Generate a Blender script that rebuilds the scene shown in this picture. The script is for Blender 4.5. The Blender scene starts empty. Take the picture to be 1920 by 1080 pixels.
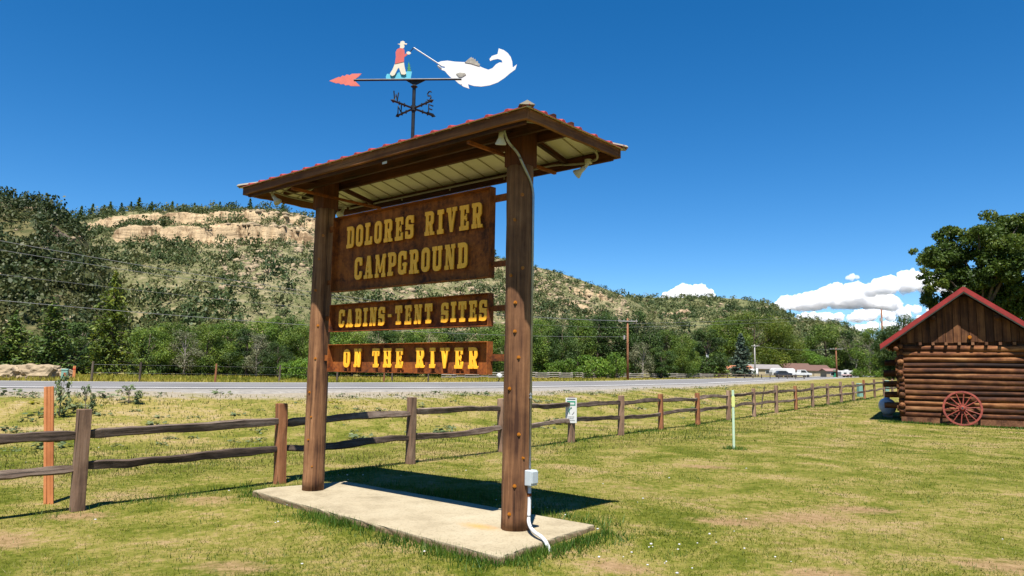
import bpy, math, random
import numpy as np
from mathutils import Vector, Matrix, noise
random.seed(7)
RNG = np.random.default_rng(11)
S = bpy.context.scene
COL = S.collection

# ------------------------------------------------------------------ camera
F_PX, PITCH, ROLL, EYE = 1383.1, 0.1146, 0.0161, 1.6
cd = bpy.data.cameras.new('camera')
cam = bpy.data.objects.new('camera', cd); COL.objects.link(cam); S.camera = cam
cd.sensor_width = 36.0; cd.lens = F_PX / 1920 * 36.0
cd.clip_start = 0.05; cd.clip_end = 30000
_c, _s = math.cos(PITCH), math.sin(PITCH)
_f = Vector((0, _c, _s)); _r0 = Vector((1, 0, 0)); _u0 = Vector((0, -_s, _c))
_r = _r0 * math.cos(ROLL) + _u0 * math.sin(ROLL)
_u = _u0 * math.cos(ROLL) - _r0 * math.sin(ROLL)
cam.matrix_world = Matrix(((_r.x, _u.x, -_f.x, 0), (_r.y, _u.y, -_f.y, 0), (_r.z, _u.z, -_f.z, EYE), (0, 0, 0, 1)))

# ------------------------------------------------------------------ sky and sun
SUN_EL = math.radians(64.2)
SUN_DIR = (0.10, 0.995)                      # where shadows fall on the ground
w = bpy.data.worlds.new('World'); S.world = w; w.use_nodes = True
nt = w.node_tree; bg = nt.nodes['Background']
sky = nt.nodes.new('ShaderNodeTexSky'); sky.sky_type = 'NISHITA'; sky.sun_disc = False
sky.sun_elevation = SUN_EL
sky.sun_rotation = math.atan2(-SUN_DIR[0], -SUN_DIR[1])
sky.altitude = 2200; sky.air_density = 1.0; sky.dust_density = 0.0; sky.ozone_density = 3.0
hsv = nt.nodes.new('ShaderNodeHueSaturation'); hsv.inputs['Saturation'].default_value = 1.36
nt.links.new(sky.outputs[0], hsv.inputs['Color']); nt.links.new(hsv.outputs[0], bg.inputs[0]); bg.inputs[1].default_value = 0.069
sd = bpy.data.lights.new('sun', 'SUN'); sun = bpy.data.objects.new('sun', sd); COL.objects.link(sun)
sd.energy = 5.0; sd.angle = math.radians(0.53); sd.color = (1.0, 0.955, 0.88)
sun.rotation_euler = Vector((SUN_DIR[0] * math.cos(SUN_EL), SUN_DIR[1] * math.cos(SUN_EL), -math.sin(SUN_EL))).to_track_quat('-Z', 'Y').to_euler()
sun.location = (0, -10, 30)
S.view_settings.view_transform = 'Standard'; S.view_settings.look = 'None'
S.view_settings.exposure = 1.2; S.view_settings.gamma = 1.0
S.render.engine = 'CYCLES'
try:
    S.cycles.max_bounces = 24; S.cycles.volume_bounces = 24; S.cycles.diffuse_bounces = 3; S.cycles.glossy_bounces = 3; S.cycles.transmission_bounces = 3; S.cycles.transparent_max_bounces = 8
    S.cycles.use_denoising = True
except Exception:
    pass

def ray(x, y):
    x -= 960; y -= 540
    cr, sr = math.cos(ROLL), math.sin(ROLL)
    X = (cr * x + sr * y) / F_PX; Y = -(-sr * x + cr * y) / F_PX
    return Vector((X, _c - Y * _s, _s + Y * _c))
def at(x, y, Y):
    r = ray(x, y); return Vector((0, 0, EYE)) + r * (Y / r.y)

# ------------------------------------------------------------------ materials
def new_mat(name):
    m = bpy.data.materials.new(name); m.use_nodes = True
    n = m.node_tree.nodes; l = m.node_tree.links
    return m, n, l, n['Principled BSDF']
def alb(c, k=0.74, sat=1.14):
    y = 0.25 * c[0] + 0.65 * c[1] + 0.10 * c[2]; k *= 0.82
    return tuple(max(0.002, (y + (v - y) * sat) * k) for v in c)
def rgba(c): return (c[0], c[1], c[2], 1)
def ramp(n, stops):
    r = n.new('ShaderNodeValToRGB'); e = r.color_ramp.elements
    e[0].position, e[0].color = stops[0][0], rgba(stops[0][1])
    e[1].position, e[1].color = stops[-1][0], rgba(stops[-1][1])
    for p, c in stops[1:-1]:
        k = e.new(p); k.color = rgba(c)
    return r
def coords(n, l, scale=(1, 1, 1), space='Object', rand=False):
    t = n.new('ShaderNodeTexCoord'); mp = n.new('ShaderNodeMapping')
    mp.inputs['Scale'].default_value = scale
    l.new(t.outputs[space], mp.inputs[0])
    if rand:
        oi = n.new('ShaderNodeObjectInfo'); ml = n.new('ShaderNodeMath'); ml.operation = 'MULTIPLY'; ml.inputs[1].default_value = 37.0
        l.new(oi.outputs['Random'], ml.inputs[0]); cb = n.new('ShaderNodeCombineXYZ')
        for i in range(3): l.new(ml.outputs[0], cb.inputs[i])
        l.new(cb.outputs[0], mp.inputs['Location'])
    return mp.outputs[0]
def tex(n, l, vec, scale, detail=6, rough=0.6, dist=0.0):
    t = n.new('ShaderNodeTexNoise'); t.inputs['Scale'].default_value = scale
    t.inputs['Detail'].default_value = detail; t.inputs['Roughness'].default_value = rough; t.inputs['Distortion'].default_value = dist
    l.new(vec, t.inputs['Vector']); return t.outputs['Fac']
def mixc(n, l, fac, a, b, mode='MIX'):
    m = n.new('ShaderNodeMix'); m.data_type = 'RGBA'; m.blend_type = mode
    for sock, v in ((m.inputs[0], fac), (m.inputs[6], a), (m.inputs[7], b)):
        if isinstance(v, (int, float)): sock.default_value = v
        elif isinstance(v, tuple): sock.default_value = rgba(v)
        else: l.new(v, sock)
    return m.outputs[2]
def bump(n, l, h, p, strength=0.4, dist=0.01):
    b = n.new('ShaderNodeBump'); b.inputs['Strength'].default_value = strength; b.inputs['Distance'].default_value = dist
    l.new(h, b.inputs['Height']); l.new(b.outputs[0], p.inputs['Normal'])
def objrand(n, l, col, amt=0.3):
    oi = n.new('ShaderNodeObjectInfo'); mr = n.new('ShaderNodeMapRange')
    mr.inputs[3].default_value = 1 - amt; mr.inputs[4].default_value = 1 + amt
    l.new(oi.outputs['Random'], mr.inputs[0])
    h = n.new('ShaderNodeHueSaturation'); l.new(mr.outputs[0], h.inputs['Value']); l.new(col, h.inputs['Color'])
    return h.outputs[0]

def wood(name, stops, axis='z', fine=60, rough=0.8, var=0.15, crack=True, stretch=0.05, bstr=0.6):
    stops = [(a_, alb(c_, 0.78, 1.08)) for a_, c_ in stops]
    m, n, l, p = new_mat(name)
    sc = {'x': (stretch, 1, 1), 'y': (1, stretch, 1), 'z': (1, 1, stretch)}[axis]
    v = coords(n, l, sc, rand=True)
    a = tex(n, l, v, fine, 8, 0.65, 0.3); b = tex(n, l, v, fine * 0.15, 4, 0.6, 0.5)
    c = tex(n, l, coords(n, l, (1, 1, 1), rand=True), 2.6, 4, 0.6)
    mx = n.new('ShaderNodeMath'); mx.operation = 'MULTIPLY_ADD'; l.new(a, mx.inputs[0]); mx.inputs[1].default_value = 0.55
    l.new(b, mx.inputs[2])
    sb = n.new('ShaderNodeMath'); sb.operation = 'MULTIPLY_ADD'; l.new(c, sb.inputs[0]); sb.inputs[1].default_value = 0.5; l.new(mx.outputs[0], sb.inputs[2])
    d = n.new('ShaderNodeMath'); d.operation = 'SUBTRACT'; l.new(sb.outputs[0], d.inputs[0]); d.inputs[1].default_value = 0.52
    r = ramp(n, stops); l.new(d.outputs[0], r.inputs[0])
    col = r.outputs[0]
    if crack:
        k = tex(n, l, coords(n, l, {'x': (0.02, 1, 1), 'y': (1, .02, 1), 'z': (1, 1, 0.02)}[axis], rand=True), 42, 3, 0.5)
        kr = ramp(n, [(0.30, (0.12, 0.12, 0.12)), (0.38, (1, 1, 1))]); l.new(k, kr.inputs[0])
        col = mixc(n, l, 0.85, col, kr.outputs[0], 'MULTIPLY')
    col = objrand(n, l, col, var)
    l.new(col, p.inputs['Base Color']); p.inputs['Roughness'].default_value = rough
    p.inputs['Specular IOR Level'].default_value = 0.25
    bump(n, l, d.outputs[0], p, bstr, 0.02)
    return m

def plain(name, col, rough=0.6, metal=0.0, var=0.12, scale=8, bstr=0.0, spec=0.4):
    col = alb(col, 0.76, 1.06)
    m, n, l, p = new_mat(name)
    v = coords(n, l); a = tex(n, l, v, scale, 6, 0.65)
    r = ramp(n, [(0.25, tuple(c * (1 - 2 * var) for c in col)), (0.75, tuple(min(1, c * (1 + var)) for c in col))]); l.new(a, r.inputs[0])
    l.new(r.outputs[0], p.inputs['Base Color']); p.inputs['Roughness'].default_value = rough; p.inputs['Metallic'].default_value = metal
    p.inputs['Specular IOR Level'].default_value = spec
    if bstr: bump(n, l, a, p, bstr, 0.02)
    return m

def rust(name, bright=1.0):
    m, n, l, p = new_mat(name)
    v = coords(n, l)
    a = tex(n, l, v, 3.2, 8, 0.7, 0.6); b = tex(n, l, v, 26, 6, 0.7)
    s = n.new('ShaderNodeMath'); s.operation = 'MULTIPLY_ADD'; l.new(b, s.inputs[0]); s.inputs[1].default_value = 0.45; l.new(a, s.inputs[2])
    q = n.new('ShaderNodeMath'); q.operation = 'SUBTRACT'; l.new(s.outputs[0], q.inputs[0]); q.inputs[1].default_value = 0.22
    k = bright
    r = ramp(n, [(0.27, (0.03 * k, 0.014 * k, 0.010 * k)), (0.38, (0.085 * k, 0.028 * k, 0.011 * k)), (0.49, (0.20 * k, 0.060 * k, 0.014 * k)), (0.62, (0.30 * k, 0.095 * k, 0.018 * k)), (0.75, (0.22 * k, 0.062 * k, 0.022 * k))])
    l.new(q.outputs[0], r.inputs[0])
    st = tex(n, l, coords(n, l, (9, 9, 0.5)), 2.2, 4, 0.6)
    sr = ramp(n, [(0.35, (0.6, 0.55, 0.5)), (0.6, (1.05, 1.0, 1.0))]); l.new(st, sr.inputs[0])
    col = mixc(n, l, 0.7, r.outputs[0], sr.outputs[0], 'MULTIPLY')
    l.new(col, p.inputs['Base Color']); p.inputs['Roughness'].default_value = 0.82; p.inputs['Specular IOR Level'].default_value = 0.2
    bump(n, l, q.outputs[0], p, 0.3, 0.005)
    return m

def yellow_paint():
    m, n, l, p = new_mat('yellow_paint')
    v = coords(n, l)
    a = tex(n, l, v, 14, 7, 0.7)
    r = ramp(n, [(0.28, (0.40, 0.13, 0.010)), (0.38, (0.86, 0.385, 0.014)), (0.7, (0.92, 0.46, 0.020))]); l.new(a, r.inputs[0])
    l.new(objrand(n, l, r.outputs[0], 0.06), p.inputs['Base Color']); p.inputs['Roughness'].default_value = 0.6
    bump(n, l, a, p, 0.1, 0.002)
    return m

def concrete():
    m, n, l, p = new_mat('concrete')
    v = coords(n, l)
    a = tex(n, l, v, 2.2, 8, 0.65); b = tex(n, l, v, 45, 6, 0.7)
    r = ramp(n, [(a_, alb(c_, .66)) for a_, c_ in [(0.25, (0.36, 0.30, 0.20)), (0.5, (0.55, 0.47, 0.33)), (0.75, (0.62, 0.55, 0.40))]]); l.new(a, r.inputs[0])
    g = ramp(n, [(0.33, (0.62, 0.6, 0.56)), (0.5, (1, 1, 1))]); l.new(b, g.inputs[0])
    col = mixc(n, l, 0.8, r.outputs[0], g.outputs[0], 'MULTIPLY')
    # rust stain that has run from the post foot
    t = n.new('ShaderNodeTexCoord'); mp = n.new('ShaderNodeMapping'); l.new(t.outputs['Object'], mp.inputs[0])
    mp.inputs['Location'].default_value = (-0.32 * 3.2, -0.16 * 6.5, -0.12); mp.inputs['Scale'].default_value = (3.2, 6.5, 1)
    ln = n.new('ShaderNodeVectorMath'); ln.operation = 'LENGTH'; l.new(mp.outputs[0], ln.inputs[0])
    ad = n.new('ShaderNodeMath'); ad.operation = 'MULTIPLY_ADD'; l.new(b, ad.inputs[0]); ad.inputs[1].default_value = 0.9; l.new(ln.outputs['Value'], ad.inputs[2])
    mr = n.new('ShaderNodeMapRange'); mr.inputs[1].default_value = 0.45; mr.inputs[2].default_value = 1.35; mr.inputs[3].default_value = 0.75; mr.inputs[4].default_value = 0
    l.new(ad.outputs[0], mr.inputs[0])
    col = mixc(n, l, mr.outputs[0], col, (0.50, 0.22, 0.05))
    sx_ = n.new('ShaderNodeSeparateXYZ'); l.new(t.outputs['Object'], sx_.inputs[0])
    zr_ = n.new('ShaderNodeMapRange'); zr_.inputs[1].default_value = 0.118; zr_.inputs[2].default_value = 0.095; l.new(sx_.outputs[2], zr_.inputs[0])
    dirt = ramp(n, [(a_, alb(c_)) for a_, c_ in [(0.3, (0.13, 0.09, 0.05)), (0.7, (0.34, 0.25, 0.16))]]); l.new(b, dirt.inputs[0])
    col = mixc(n, l, zr_.outputs[0], col, dirt.outputs[0])
    l.new(col, p.inputs['Base Color']); p.inputs['Roughness'].default_value = 0.9; p.inputs['Specular IOR Level'].default_value = 0.2
    bump(n, l, b, p, 0.5, 0.01)
    return m

def foliage(name, c1, c2, c3, trans=0.33, nscale=0.35):
    c1, c2, c3 = alb(c1, .80, 1.12), alb(c2, .80, 1.12), alb(c3, .80, 1.12)
    m = bpy.data.materials.new(name); m.use_nodes = True
    n = m.node_tree.nodes; l = m.node_tree.links; n.clear()
    o = n.new('ShaderNodeOutputMaterial')
    at_ = n.new('ShaderNodeAttribute'); at_.attribute_name = 'rnd'
    v = coords(n, l, rand=True); a = tex(n, l, v, nscale, 3, 0.6)
    s = n.new('ShaderNodeMath'); s.operation = 'MULTIPLY_ADD'; l.new(at_.outputs['Fac'], s.inputs[0]); s.inputs[1].default_value = 0.45; l.new(a, s.inputs[2])
    r = ramp(n, [(0.42, c1), (0.72, c2), (0.98, c3)]); l.new(s.outputs[0], r.inputs[0])
    col = objrand(n, l, r.outputs[0], 0.18)
    d = n.new('ShaderNodeBsdfPrincipled'); d.inputs['Roughness'].default_value = 0.55; d.inputs['Specular IOR Level'].default_value = 0.25; l.new(col, d.inputs['Base Color'])
    t = n.new('ShaderNodeBsdfTranslucent')
    hs = n.new('ShaderNodeHueSaturation'); hs.inputs['Value'].default_value = 1.3; hs.inputs['Hue'].default_value = 0.485; l.new(col, hs.inputs['Color']); l.new(hs.outputs[0], t.inputs[0])
    mx = n.new('ShaderNodeMixShader'); mx.inputs[0].default_value = trans
    l.new(d.outputs[0], mx.inputs[1]); l.new(t.outputs[0], mx.inputs[2]); l.new(mx.outputs[0], o.inputs[0])
    return m

def hill_mat(name, soil, veg, rock):
    soil, veg, rock = alb(soil), alb(veg), alb(rock, .78)
    m, n, l, p = new_mat(name)
    v = coords(n, l)
    a = tex(n, l, v, 0.03, 6, 0.65); b = tex(n, l, v, 0.45, 7, 0.75)
    base = ramp(n, [(0.36, tuple(x * .55 for x in veg)), (0.44, veg), (0.52, tuple((x + y) / 2 for x, y in zip(veg, soil))), (0.60, tuple(x * 1.15 for x in soil))]); l.new(mixc(n, l, 0.75, a, b), base.inputs[0])
    st = tex(n, l, coords(n, l, (0.05, 0.05, 1.0)), 0.7, 6, 0.7, 0.4)
    rk = ramp(n, [(0.30, tuple(x * 0.35 for x in rock)), (0.42, tuple(x * 0.8 for x in rock)), (0.55, rock), (0.7, tuple(min(1, x * 1.25) for x in rock))]); l.new(st, rk.inputs[0])
    cr = tex(n, l, coords(n, l, (1, 1, 0.35)), 0.22, 8, 0.75)
    cr2 = ramp(n, [(0.40, (0.30, 0.24, 0.20)), (0.50, (1, 1, 1))]); l.new(cr, cr2.inputs[0])
    rkc = mixc(n, l, 0.8, rk.outputs[0], cr2.outputs[0], 'MULTIPLY')
    at_ = n.new('ShaderNodeAttribute'); at_.attribute_name = 'rock'
    ad = n.new('ShaderNodeMath'); ad.operation = 'MULTIPLY_ADD'; l.new(b, ad.inputs[0]); ad.inputs[1].default_value = 0.5; l.new(at_.outputs['Fac'], ad.inputs[2])
    mr = n.new('ShaderNodeMapRange'); mr.inputs[1].default_value = 0.55; mr.inputs[2].default_value = 0.75; l.new(ad.outputs[0], mr.inputs[0])
    l.new(mixc(n, l, mr.outputs[0], base.outputs[0], rkc), p.inputs['Base Color'])
    p.inputs['Roughness'].default_value = 0.95; p.inputs['Specular IOR Level'].default_value = 0.1
    bump(n, l, mixc(n, l, 0.5, st, cr), p, 1.0, 2.2)
    return m

def ground_mat():
    m, n, l, p = new_mat('ground')
    v = coords(n, l)
    a = tex(n, l, v, 0.9, 7, 0.66, 0.4); b = tex(n, l, v, 9, 6, 0.75); c = tex(n, l, v, 60, 5, 0.7); e = tex(n, l, v, 0.12, 4, 0.6)
    s = n.new('ShaderNodeMath'); s.operation = 'MULTIPLY_ADD'; l.new(b, s.inputs[0]); s.inputs[1].default_value = 0.75; l.new(a, s.inputs[2])
    s2 = n.new('ShaderNodeMath'); s2.operation = 'MULTIPLY_ADD'; l.new(e, s2.inputs[0]); s2.inputs[1].default_value = 0.4; l.new(s.outputs[0], s2.inputs[2])
    s3 = n.new('ShaderNodeMath'); s3.operation = 'SUBTRACT'; l.new(s2.outputs[0], s3.inputs[0]); s3.inputs[1].default_value = 0.56
    lawn = ramp(n, [(a_, alb(c_)) for a_, c_ in [(0.28, (0.080, 0.105, 0.018)), (0.44, (0.175, 0.185, 0.045)), (0.56, (0.30, 0.26, 0.095)), (0.70, (0.42, 0.31, 0.18))]]); l.new(s3.outputs[0], lawn.inputs[0])
    dry = ramp(n, [(a_, alb(c_)) for a_, c_ in [(0.28, (0.13, 0.15, 0.035)), (0.44, (0.25, 0.235, 0.075)), (0.56, (0.40, 0.31, 0.14)), (0.70, (0.46, 0.37, 0.24))]]); l.new(s3.outputs[0], dry.inputs[0])
    grav = ramp(n, [(a_, alb(c_)) for a_, c_ in [(0.3, (0.26, 0.22, 0.17)), (0.55, (0.42, 0.37, 0.30)), (0.75, (0.52, 0.48, 0.42))]]); l.new(mixc(n, l, 0.5, b, c), grav.inputs[0])
    dn = n.new('ShaderNodeAttribute'); dn.attribute_name = 'dry'; gn = n.new('ShaderNodeAttribute'); gn.attribute_name = 'gravel'
    col = mixc(n, l, dn.outputs['Fac'], lawn.outputs[0], dry.outputs[0])
    gf = n.new('ShaderNodeMath'); gf.operation = 'MULTIPLY_ADD'; l.new(a, gf.inputs[0]); gf.inputs[1].default_value = 1.2; l.new(gn.outputs['Fac'], gf.inputs[2])
    mr = n.new('ShaderNodeMapRange'); mr.inputs[1].default_value = 1.05; mr.inputs[2].default_value = 1.3; l.new(gf.outputs[0], mr.inputs[0])
    col = mixc(n, l, mr.outputs[0], col, grav.outputs[0])
    bn = n.new('ShaderNodeAttribute'); bn.attribute_name = 'bare'
    bf = n.new('ShaderNodeMath'); bf.operation = 'MULTIPLY_ADD'; l.new(b, bf.inputs[0]); bf.inputs[1].default_value = 0.9; l.new(bn.outputs['Fac'], bf.inputs[2])
    br_ = n.new('ShaderNodeMapRange'); br_.inputs[1].default_value = 0.85; br_.inputs[2].default_value = 1.25; br_.inputs[4].default_value = 0.9; l.new(bf.outputs[0], br_.inputs[0])
    soil = ramp(n, [(a_, alb(c_)) for a_, c_ in [(0.35, (0.26, 0.165, 0.095)), (0.65, (0.44, 0.31, 0.19))]]); l.new(b, soil.inputs[0])
    col = mixc(n, l, br_.outputs[0], col, soil.outputs[0])
    fr = ramp(n, [(0.3, (0.55, 0.55, 0.5)), (0.6, (1.1, 1.1, 1.05))]); l.new(c, fr.inputs[0])
    col = mixc(n, l, 0.7, col, fr.outputs[0], 'MULTIPLY')
    l.new(col, p.inputs['Base Color']); p.inputs['Roughness'].default_value = 1.0; p.inputs['Specular IOR Level'].default_value = 0.05
    bump(n, l, c, p, 0.5, 0.03)
    return m

def asphalt():
    m, n, l, p = new_mat('asphalt')
    v = coords(n, l); a = tex(n, l, v, 0.35, 5, 0.6); b = tex(n, l, v, 55, 4, 0.7)
    r = ramp(n, [(a_, alb(c_)) for a_, c_ in [(0.3, (0.19, 0.185, 0.185)), (0.7, (0.27, 0.262, 0.255))]]); l.new(a, r.inputs[0])
    g = ramp(n, [(0.3, (0.7, 0.7, 0.7)), (0.6, (1.1, 1.1, 1.1))]); l.new(b, g.inputs[0])
    l.new(mixc(n, l, 0.8, r.outputs[0], g.outputs[0], 'MULTIPLY'), p.inputs['Base Color']); p.inputs['Roughness'].default_value = 0.9; p.inputs['Specular IOR Level'].default_value = 0.2
    return m

M = {}
M['post'] = wood('stained_log_post', [(0.28, (0.06, 0.024, 0.012)), (0.5, (0.24, 0.115, 0.056)), (0.72, (0.46, 0.245, 0.125))], 'z', 40, var=0.08)
M['post_top'] = wood('red_stained_post_top', [(0.30, (0.045, 0.014, 0.007)), (0.55, (0.115, 0.036, 0.015)), (0.75, (0.16, 0.055, 0.025))], 'z', 40, var=0.05)
M['beam'] = wood('red_stained_beam', [(0.30, (0.018, 0.008, 0.005)), (0.48, (0.085, 0.026, 0.012)), (0.72, (0.15, 0.048, 0.018))], 'x', 30, var=0.1)
M['fascia'] = wood('weathered_fascia', [(0.28, (0.04, 0.015, 0.008)), (0.5, (0.16, 0.062, 0.026)), (0.72, (0.34, 0.15, 0.062))], 'x', 30, var=0.1)
M['rail'] = wood('weathered_rail', [(0.30, (0.04, 0.027, 0.020)), (0.5, (0.135, 0.095, 0.072)), (0.72, (0.30, 0.235, 0.19))], 'x', 34, var=0.25, bstr=0.9)
M['fpost_a'] = wood('weathered_fence_post', [(0.28, (0.11, 0.066, 0.046)), (0.5, (0.29, 0.18, 0.12)), (0.72, (0.45, 0.31, 0.22))], 'z', 34, var=0.25)
M['fpost_b'] = wood('red_fence_post', [(0.28, (0.18, 0.068, 0.034)), (0.5, (0.42, 0.18, 0.086)), (0.72, (0.55, 0.28, 0.15))], 'z', 34, var=0.15)
M['stake'] = wood('orange_board', [(0.28, (0.40, 0.14, 0.055)), (0.5, (0.66, 0.26, 0.11)), (0.72, (0.76, 0.36, 0.18))], 'z', 30, var=0.1)
M['log'] = wood('cabin_log', [(0.34, (0.020, 0.007, 0.004)), (0.48, (0.085, 0.029, 0.011)), (0.62, (0.215, 0.088, 0.034)), (0.78, (0.40, 0.21, 0.095))], 'x', 22, var=0.42, bstr=1.0)
M['log_end'] = wood('cabin_log_end', [(0.3, (0.07, 0.03, 0.015)), (0.5, (0.20, 0.09, 0.045)), (0.75, (0.32, 0.17, 0.09))], 'z', 18, var=0.25, crack=False, stretch=1)
M['board'] = wood('gable_board', [(0.28, (0.028, 0.011, 0.006)), (0.5, (0.105, 0.042, 0.018)), (0.72, (0.22, 0.10, 0.042))], 'z', 24, var=0.3)  # wood colour darkened to deepen the shade under the gable eave
M['pole'] = wood('utility_pole', [(0.28, (0.14, 0.055, 0.028)), (0.5, (0.27, 0.115, 0.058)), (0.72, (0.34, 0.17, 0.095))], 'z', 12, var=0.15, crack=False)
M['greypole'] = plain('grey_pole', (0.42, 0.40, 0.37))
M['rust'] = rust('rusted_steel')
M['rustbar'] = rust('rusted_bar', 0.9)
M['yellow'] = yellow_paint()
M['bolt'] = plain('rusty_orange_bolt', (0.62, 0.22, 0.025), 0.5, 0.2, 0.3, 60)
M['soffit'] = plain('beige_metal_sheet', (1.12, 1.06, 0.88), 0.55, 0, 0.08, 3)
M['soffit_rib'] = plain('beige_rib', (0.55, 0.48, 0.33), 0.6, 0, 0.1, 5)
M['redmetal'] = plain('red_roof_metal', (0.44, 0.060, 0.042), 0.5, 0.0, 0.2, 5)
M['cabinred'] = plain('dark_red_roof_metal', (0.36, 0.036, 0.030), 0.5, 0.0, 0.22, 2.5)
M['capmetal'] = plain('bare_cap_metal', (0.42, 0.36, 0.27), 0.55, 0.3, 0.12, 9)
M['concrete'] = concrete()
M['conduit'] = plain('galvanised_conduit', (0.50, 0.52, 0.54), 0.38, 0.7, 0.1, 14)
M['oldconduit'] = plain('painted_conduit', (0.42, 0.38, 0.31), 0.6, 0.1, 0.2, 14)
M['pvc'] = plain('white_pvc', (0.82, 0.83, 0.84), 0.4, 0, 0.04, 6)
M['boxgrey'] = plain('pale_grey_box', (0.60, 0.66, 0.69), 0.45, 0, 0.06, 8)
M['lamp_white'] = plain('white_lamp', (0.72, 0.70, 0.66), 0.5, 0, 0.08, 12)
M['iron'] = plain('black_iron', (0.035, 0.038, 0.045), 0.5, 0.5, 0.3, 20)
M['vwhite'] = plain('white_vane_paint', (0.88, 0.88, 0.87), 0.5, 0, 0.02, 9)
M['vcream'] = plain('cream_vane_paint', (0.80, 0.74, 0.60), 0.5, 0, 0.04, 9)
M['vpink'] = plain('salmon_vane_paint', (0.80, 0.20, 0.15), 0.5, 0, 0.08, 9)
M['vshirt'] = plain('red_shirt_paint', (0.68, 0.13, 0.11), 0.5, 0, 0.1, 9)
M['vblue'] = plain('blue_water_paint', (0.14, 0.60, 0.78), 0.5, 0, 0.08, 9)
M['vgreen'] = plain('green_tree_paint', (0.05, 0.28, 0.09), 0.5, 0, 0.1, 9)
M['vgrey'] = plain('worn_vane_grey', (0.45, 0.42, 0.36), 0.6, 0, 0.3, 30)
M['wheel'] = plain('red_wheel_paint', (0.33, 0.060, 0.036), 0.65, 0, 0.35, 18)
M['white'] = plain('white_paint', (0.78, 0.78, 0.76), 0.5, 0, 0.05, 2)
M['line'] = plain('road_line_paint', (1.25, 1.22, 1.15), 0.7, 0, 0.12, 3)
M['green'] = plain('sign_green', (0.01, 0.30, 0.17), 0.5, 0, 0.05, 9)
M['dark'] = plain('dark_print', (0.03, 0.05, 0.045), 0.5, 0, 0.05, 9)
M['ped'] = plain('pale_green_pedestal', (0.26, 0.47, 0.40), 0.5, 0, 0.08, 6)
M['marker'] = plain('green_marker', (0.62, 0.80, 0.58), 0.5, 0, 0.08, 6)
M['yellowtag'] = plain('yellow_tag', (0.80, 0.85, 0.32), 0.5, 0, 0.06, 6)
M['redtag'] = plain('red_tag', (0.62, 0.06, 0.04), 0.5, 0, 0.06, 6)
M['tank'] = plain('propane_tank_paint', (0.55, 0.60, 0.68), 0.4, 0, 0.05, 3)
M['glass'] = plain('dark_window', (0.03, 0.035, 0.04), 0.15, 0, 0.1, 3)
M['tyre'] = plain('tyre', (0.03, 0.03, 0.03), 0.8, 0, 0.1, 8)
M['rock'] = plain('sandstone_boulder', (0.46, 0.36, 0.24), 0.95, 0, 0.28, 1.1, 0.8, 0.1)
M['tan'] = plain('tan_siding', (0.50, 0.42, 0.28), 0.8, 0, 0.08, 1)
M['brownroof'] = plain('brown_roof', (0.16, 0.088, 0.068), 0.8, 0, 0.08, 1)
M['orangeroof'] = plain('orange_roof', (0.46, 0.19, 0.095), 0.8, 0, 0.1, 1)
M['greyroof'] = plain('grey_roof', (0.30, 0.275, 0.26), 0.8, 0, 0.1, 1)
M['pinkroof'] = plain('pink_roof', (0.34, 0.19, 0.17), 0.8, 0, 0.1, 1)
M['greendoor'] = plain('green_door', (0.03, 0.25, 0.13), 0.6, 0, 0.06, 1)
M['darkcar'] = plain('dark_car_paint', (0.04, 0.05, 0.07), 0.25, 0.1, 0.05, 1)
M['greywood'] = plain('grey_old_rail', (0.40, 0.36, 0.31), 0.9, 0, 0.2, 4)
M['wire'] = plain('wire', (0.30, 0.30, 0.31), 0.5, 0.4, 0.05, 1)
M['bark'] = wood('bark', [(0.3, (0.045, 0.033, 0.024)), (0.5, (0.13, 0.10, 0.075)), (0.75, (0.22, 0.18, 0.14))], 'z', 9, var=0.2, crack=False, stretch=0.2)
M['palebark'] = wood('pale_bark', [(0.3, (0.14, 0.12, 0.10)), (0.5, (0.28, 0.25, 0.21)), (0.75, (0.40, 0.36, 0.31))], 'z', 9, var=0.15, crack=False, stretch=0.2)
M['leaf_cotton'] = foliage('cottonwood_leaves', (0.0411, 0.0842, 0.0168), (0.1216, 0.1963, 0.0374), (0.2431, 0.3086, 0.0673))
M['leaf_yellow'] = foliage('yellow_cottonwood_leaves', (0.04, 0.075, 0.012), (0.115, 0.165, 0.026), (0.24, 0.26, 0.05))  # yellower green that sets the big cottonwoods off from the hill
M['leaf_dark'] = foliage('dark_leaves', (0.0223, 0.0446, 0.0124), (0.0534, 0.0967, 0.0248), (0.1054, 0.1550, 0.0397))
M['leaf_bright'] = foliage('bright_leaves', (0.0525, 0.1125, 0.0180), (0.1275, 0.2250, 0.0375), (0.2250, 0.3150, 0.0600))
M['leaf_grey'] = foliage('grey_green_leaves', (0.0825, 0.0930, 0.0525), (0.1575, 0.1680, 0.0900), (0.2550, 0.2475, 0.1500), 0.25)
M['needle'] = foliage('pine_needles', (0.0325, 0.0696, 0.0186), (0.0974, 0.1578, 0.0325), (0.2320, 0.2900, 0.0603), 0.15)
M['needle_sun'] = foliage('sunny_pine_needles', (0.065, 0.11, 0.022), (0.175, 0.235, 0.045), (0.34, 0.37, 0.08), 0.3)  # brighter copy of the needles, sunlit look put into the colour
M['needle_blue'] = foliage('spruce_needles', (0.0270, 0.0480, 0.0330), (0.0750, 0.1125, 0.0780), (0.1500, 0.1875, 0.1425), 0.15)
M['scrub'] = foliage('hill_scrub', (0.0319, 0.0590, 0.0189), (0.0885, 0.1274, 0.0425), (0.2183, 0.2242, 0.0944), 0.2, 0.02)
M['scrub_dark'] = foliage('dark_hill_scrub', (0.020, 0.040, 0.012), (0.058, 0.085, 0.028), (0.135, 0.14, 0.055), 0.2, 0.02)
M['leaf_shade'] = foliage('shade_tree_leaves', (0.024, 0.050, 0.010), (0.080, 0.130, 0.024), (0.165, 0.205, 0.045))
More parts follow.
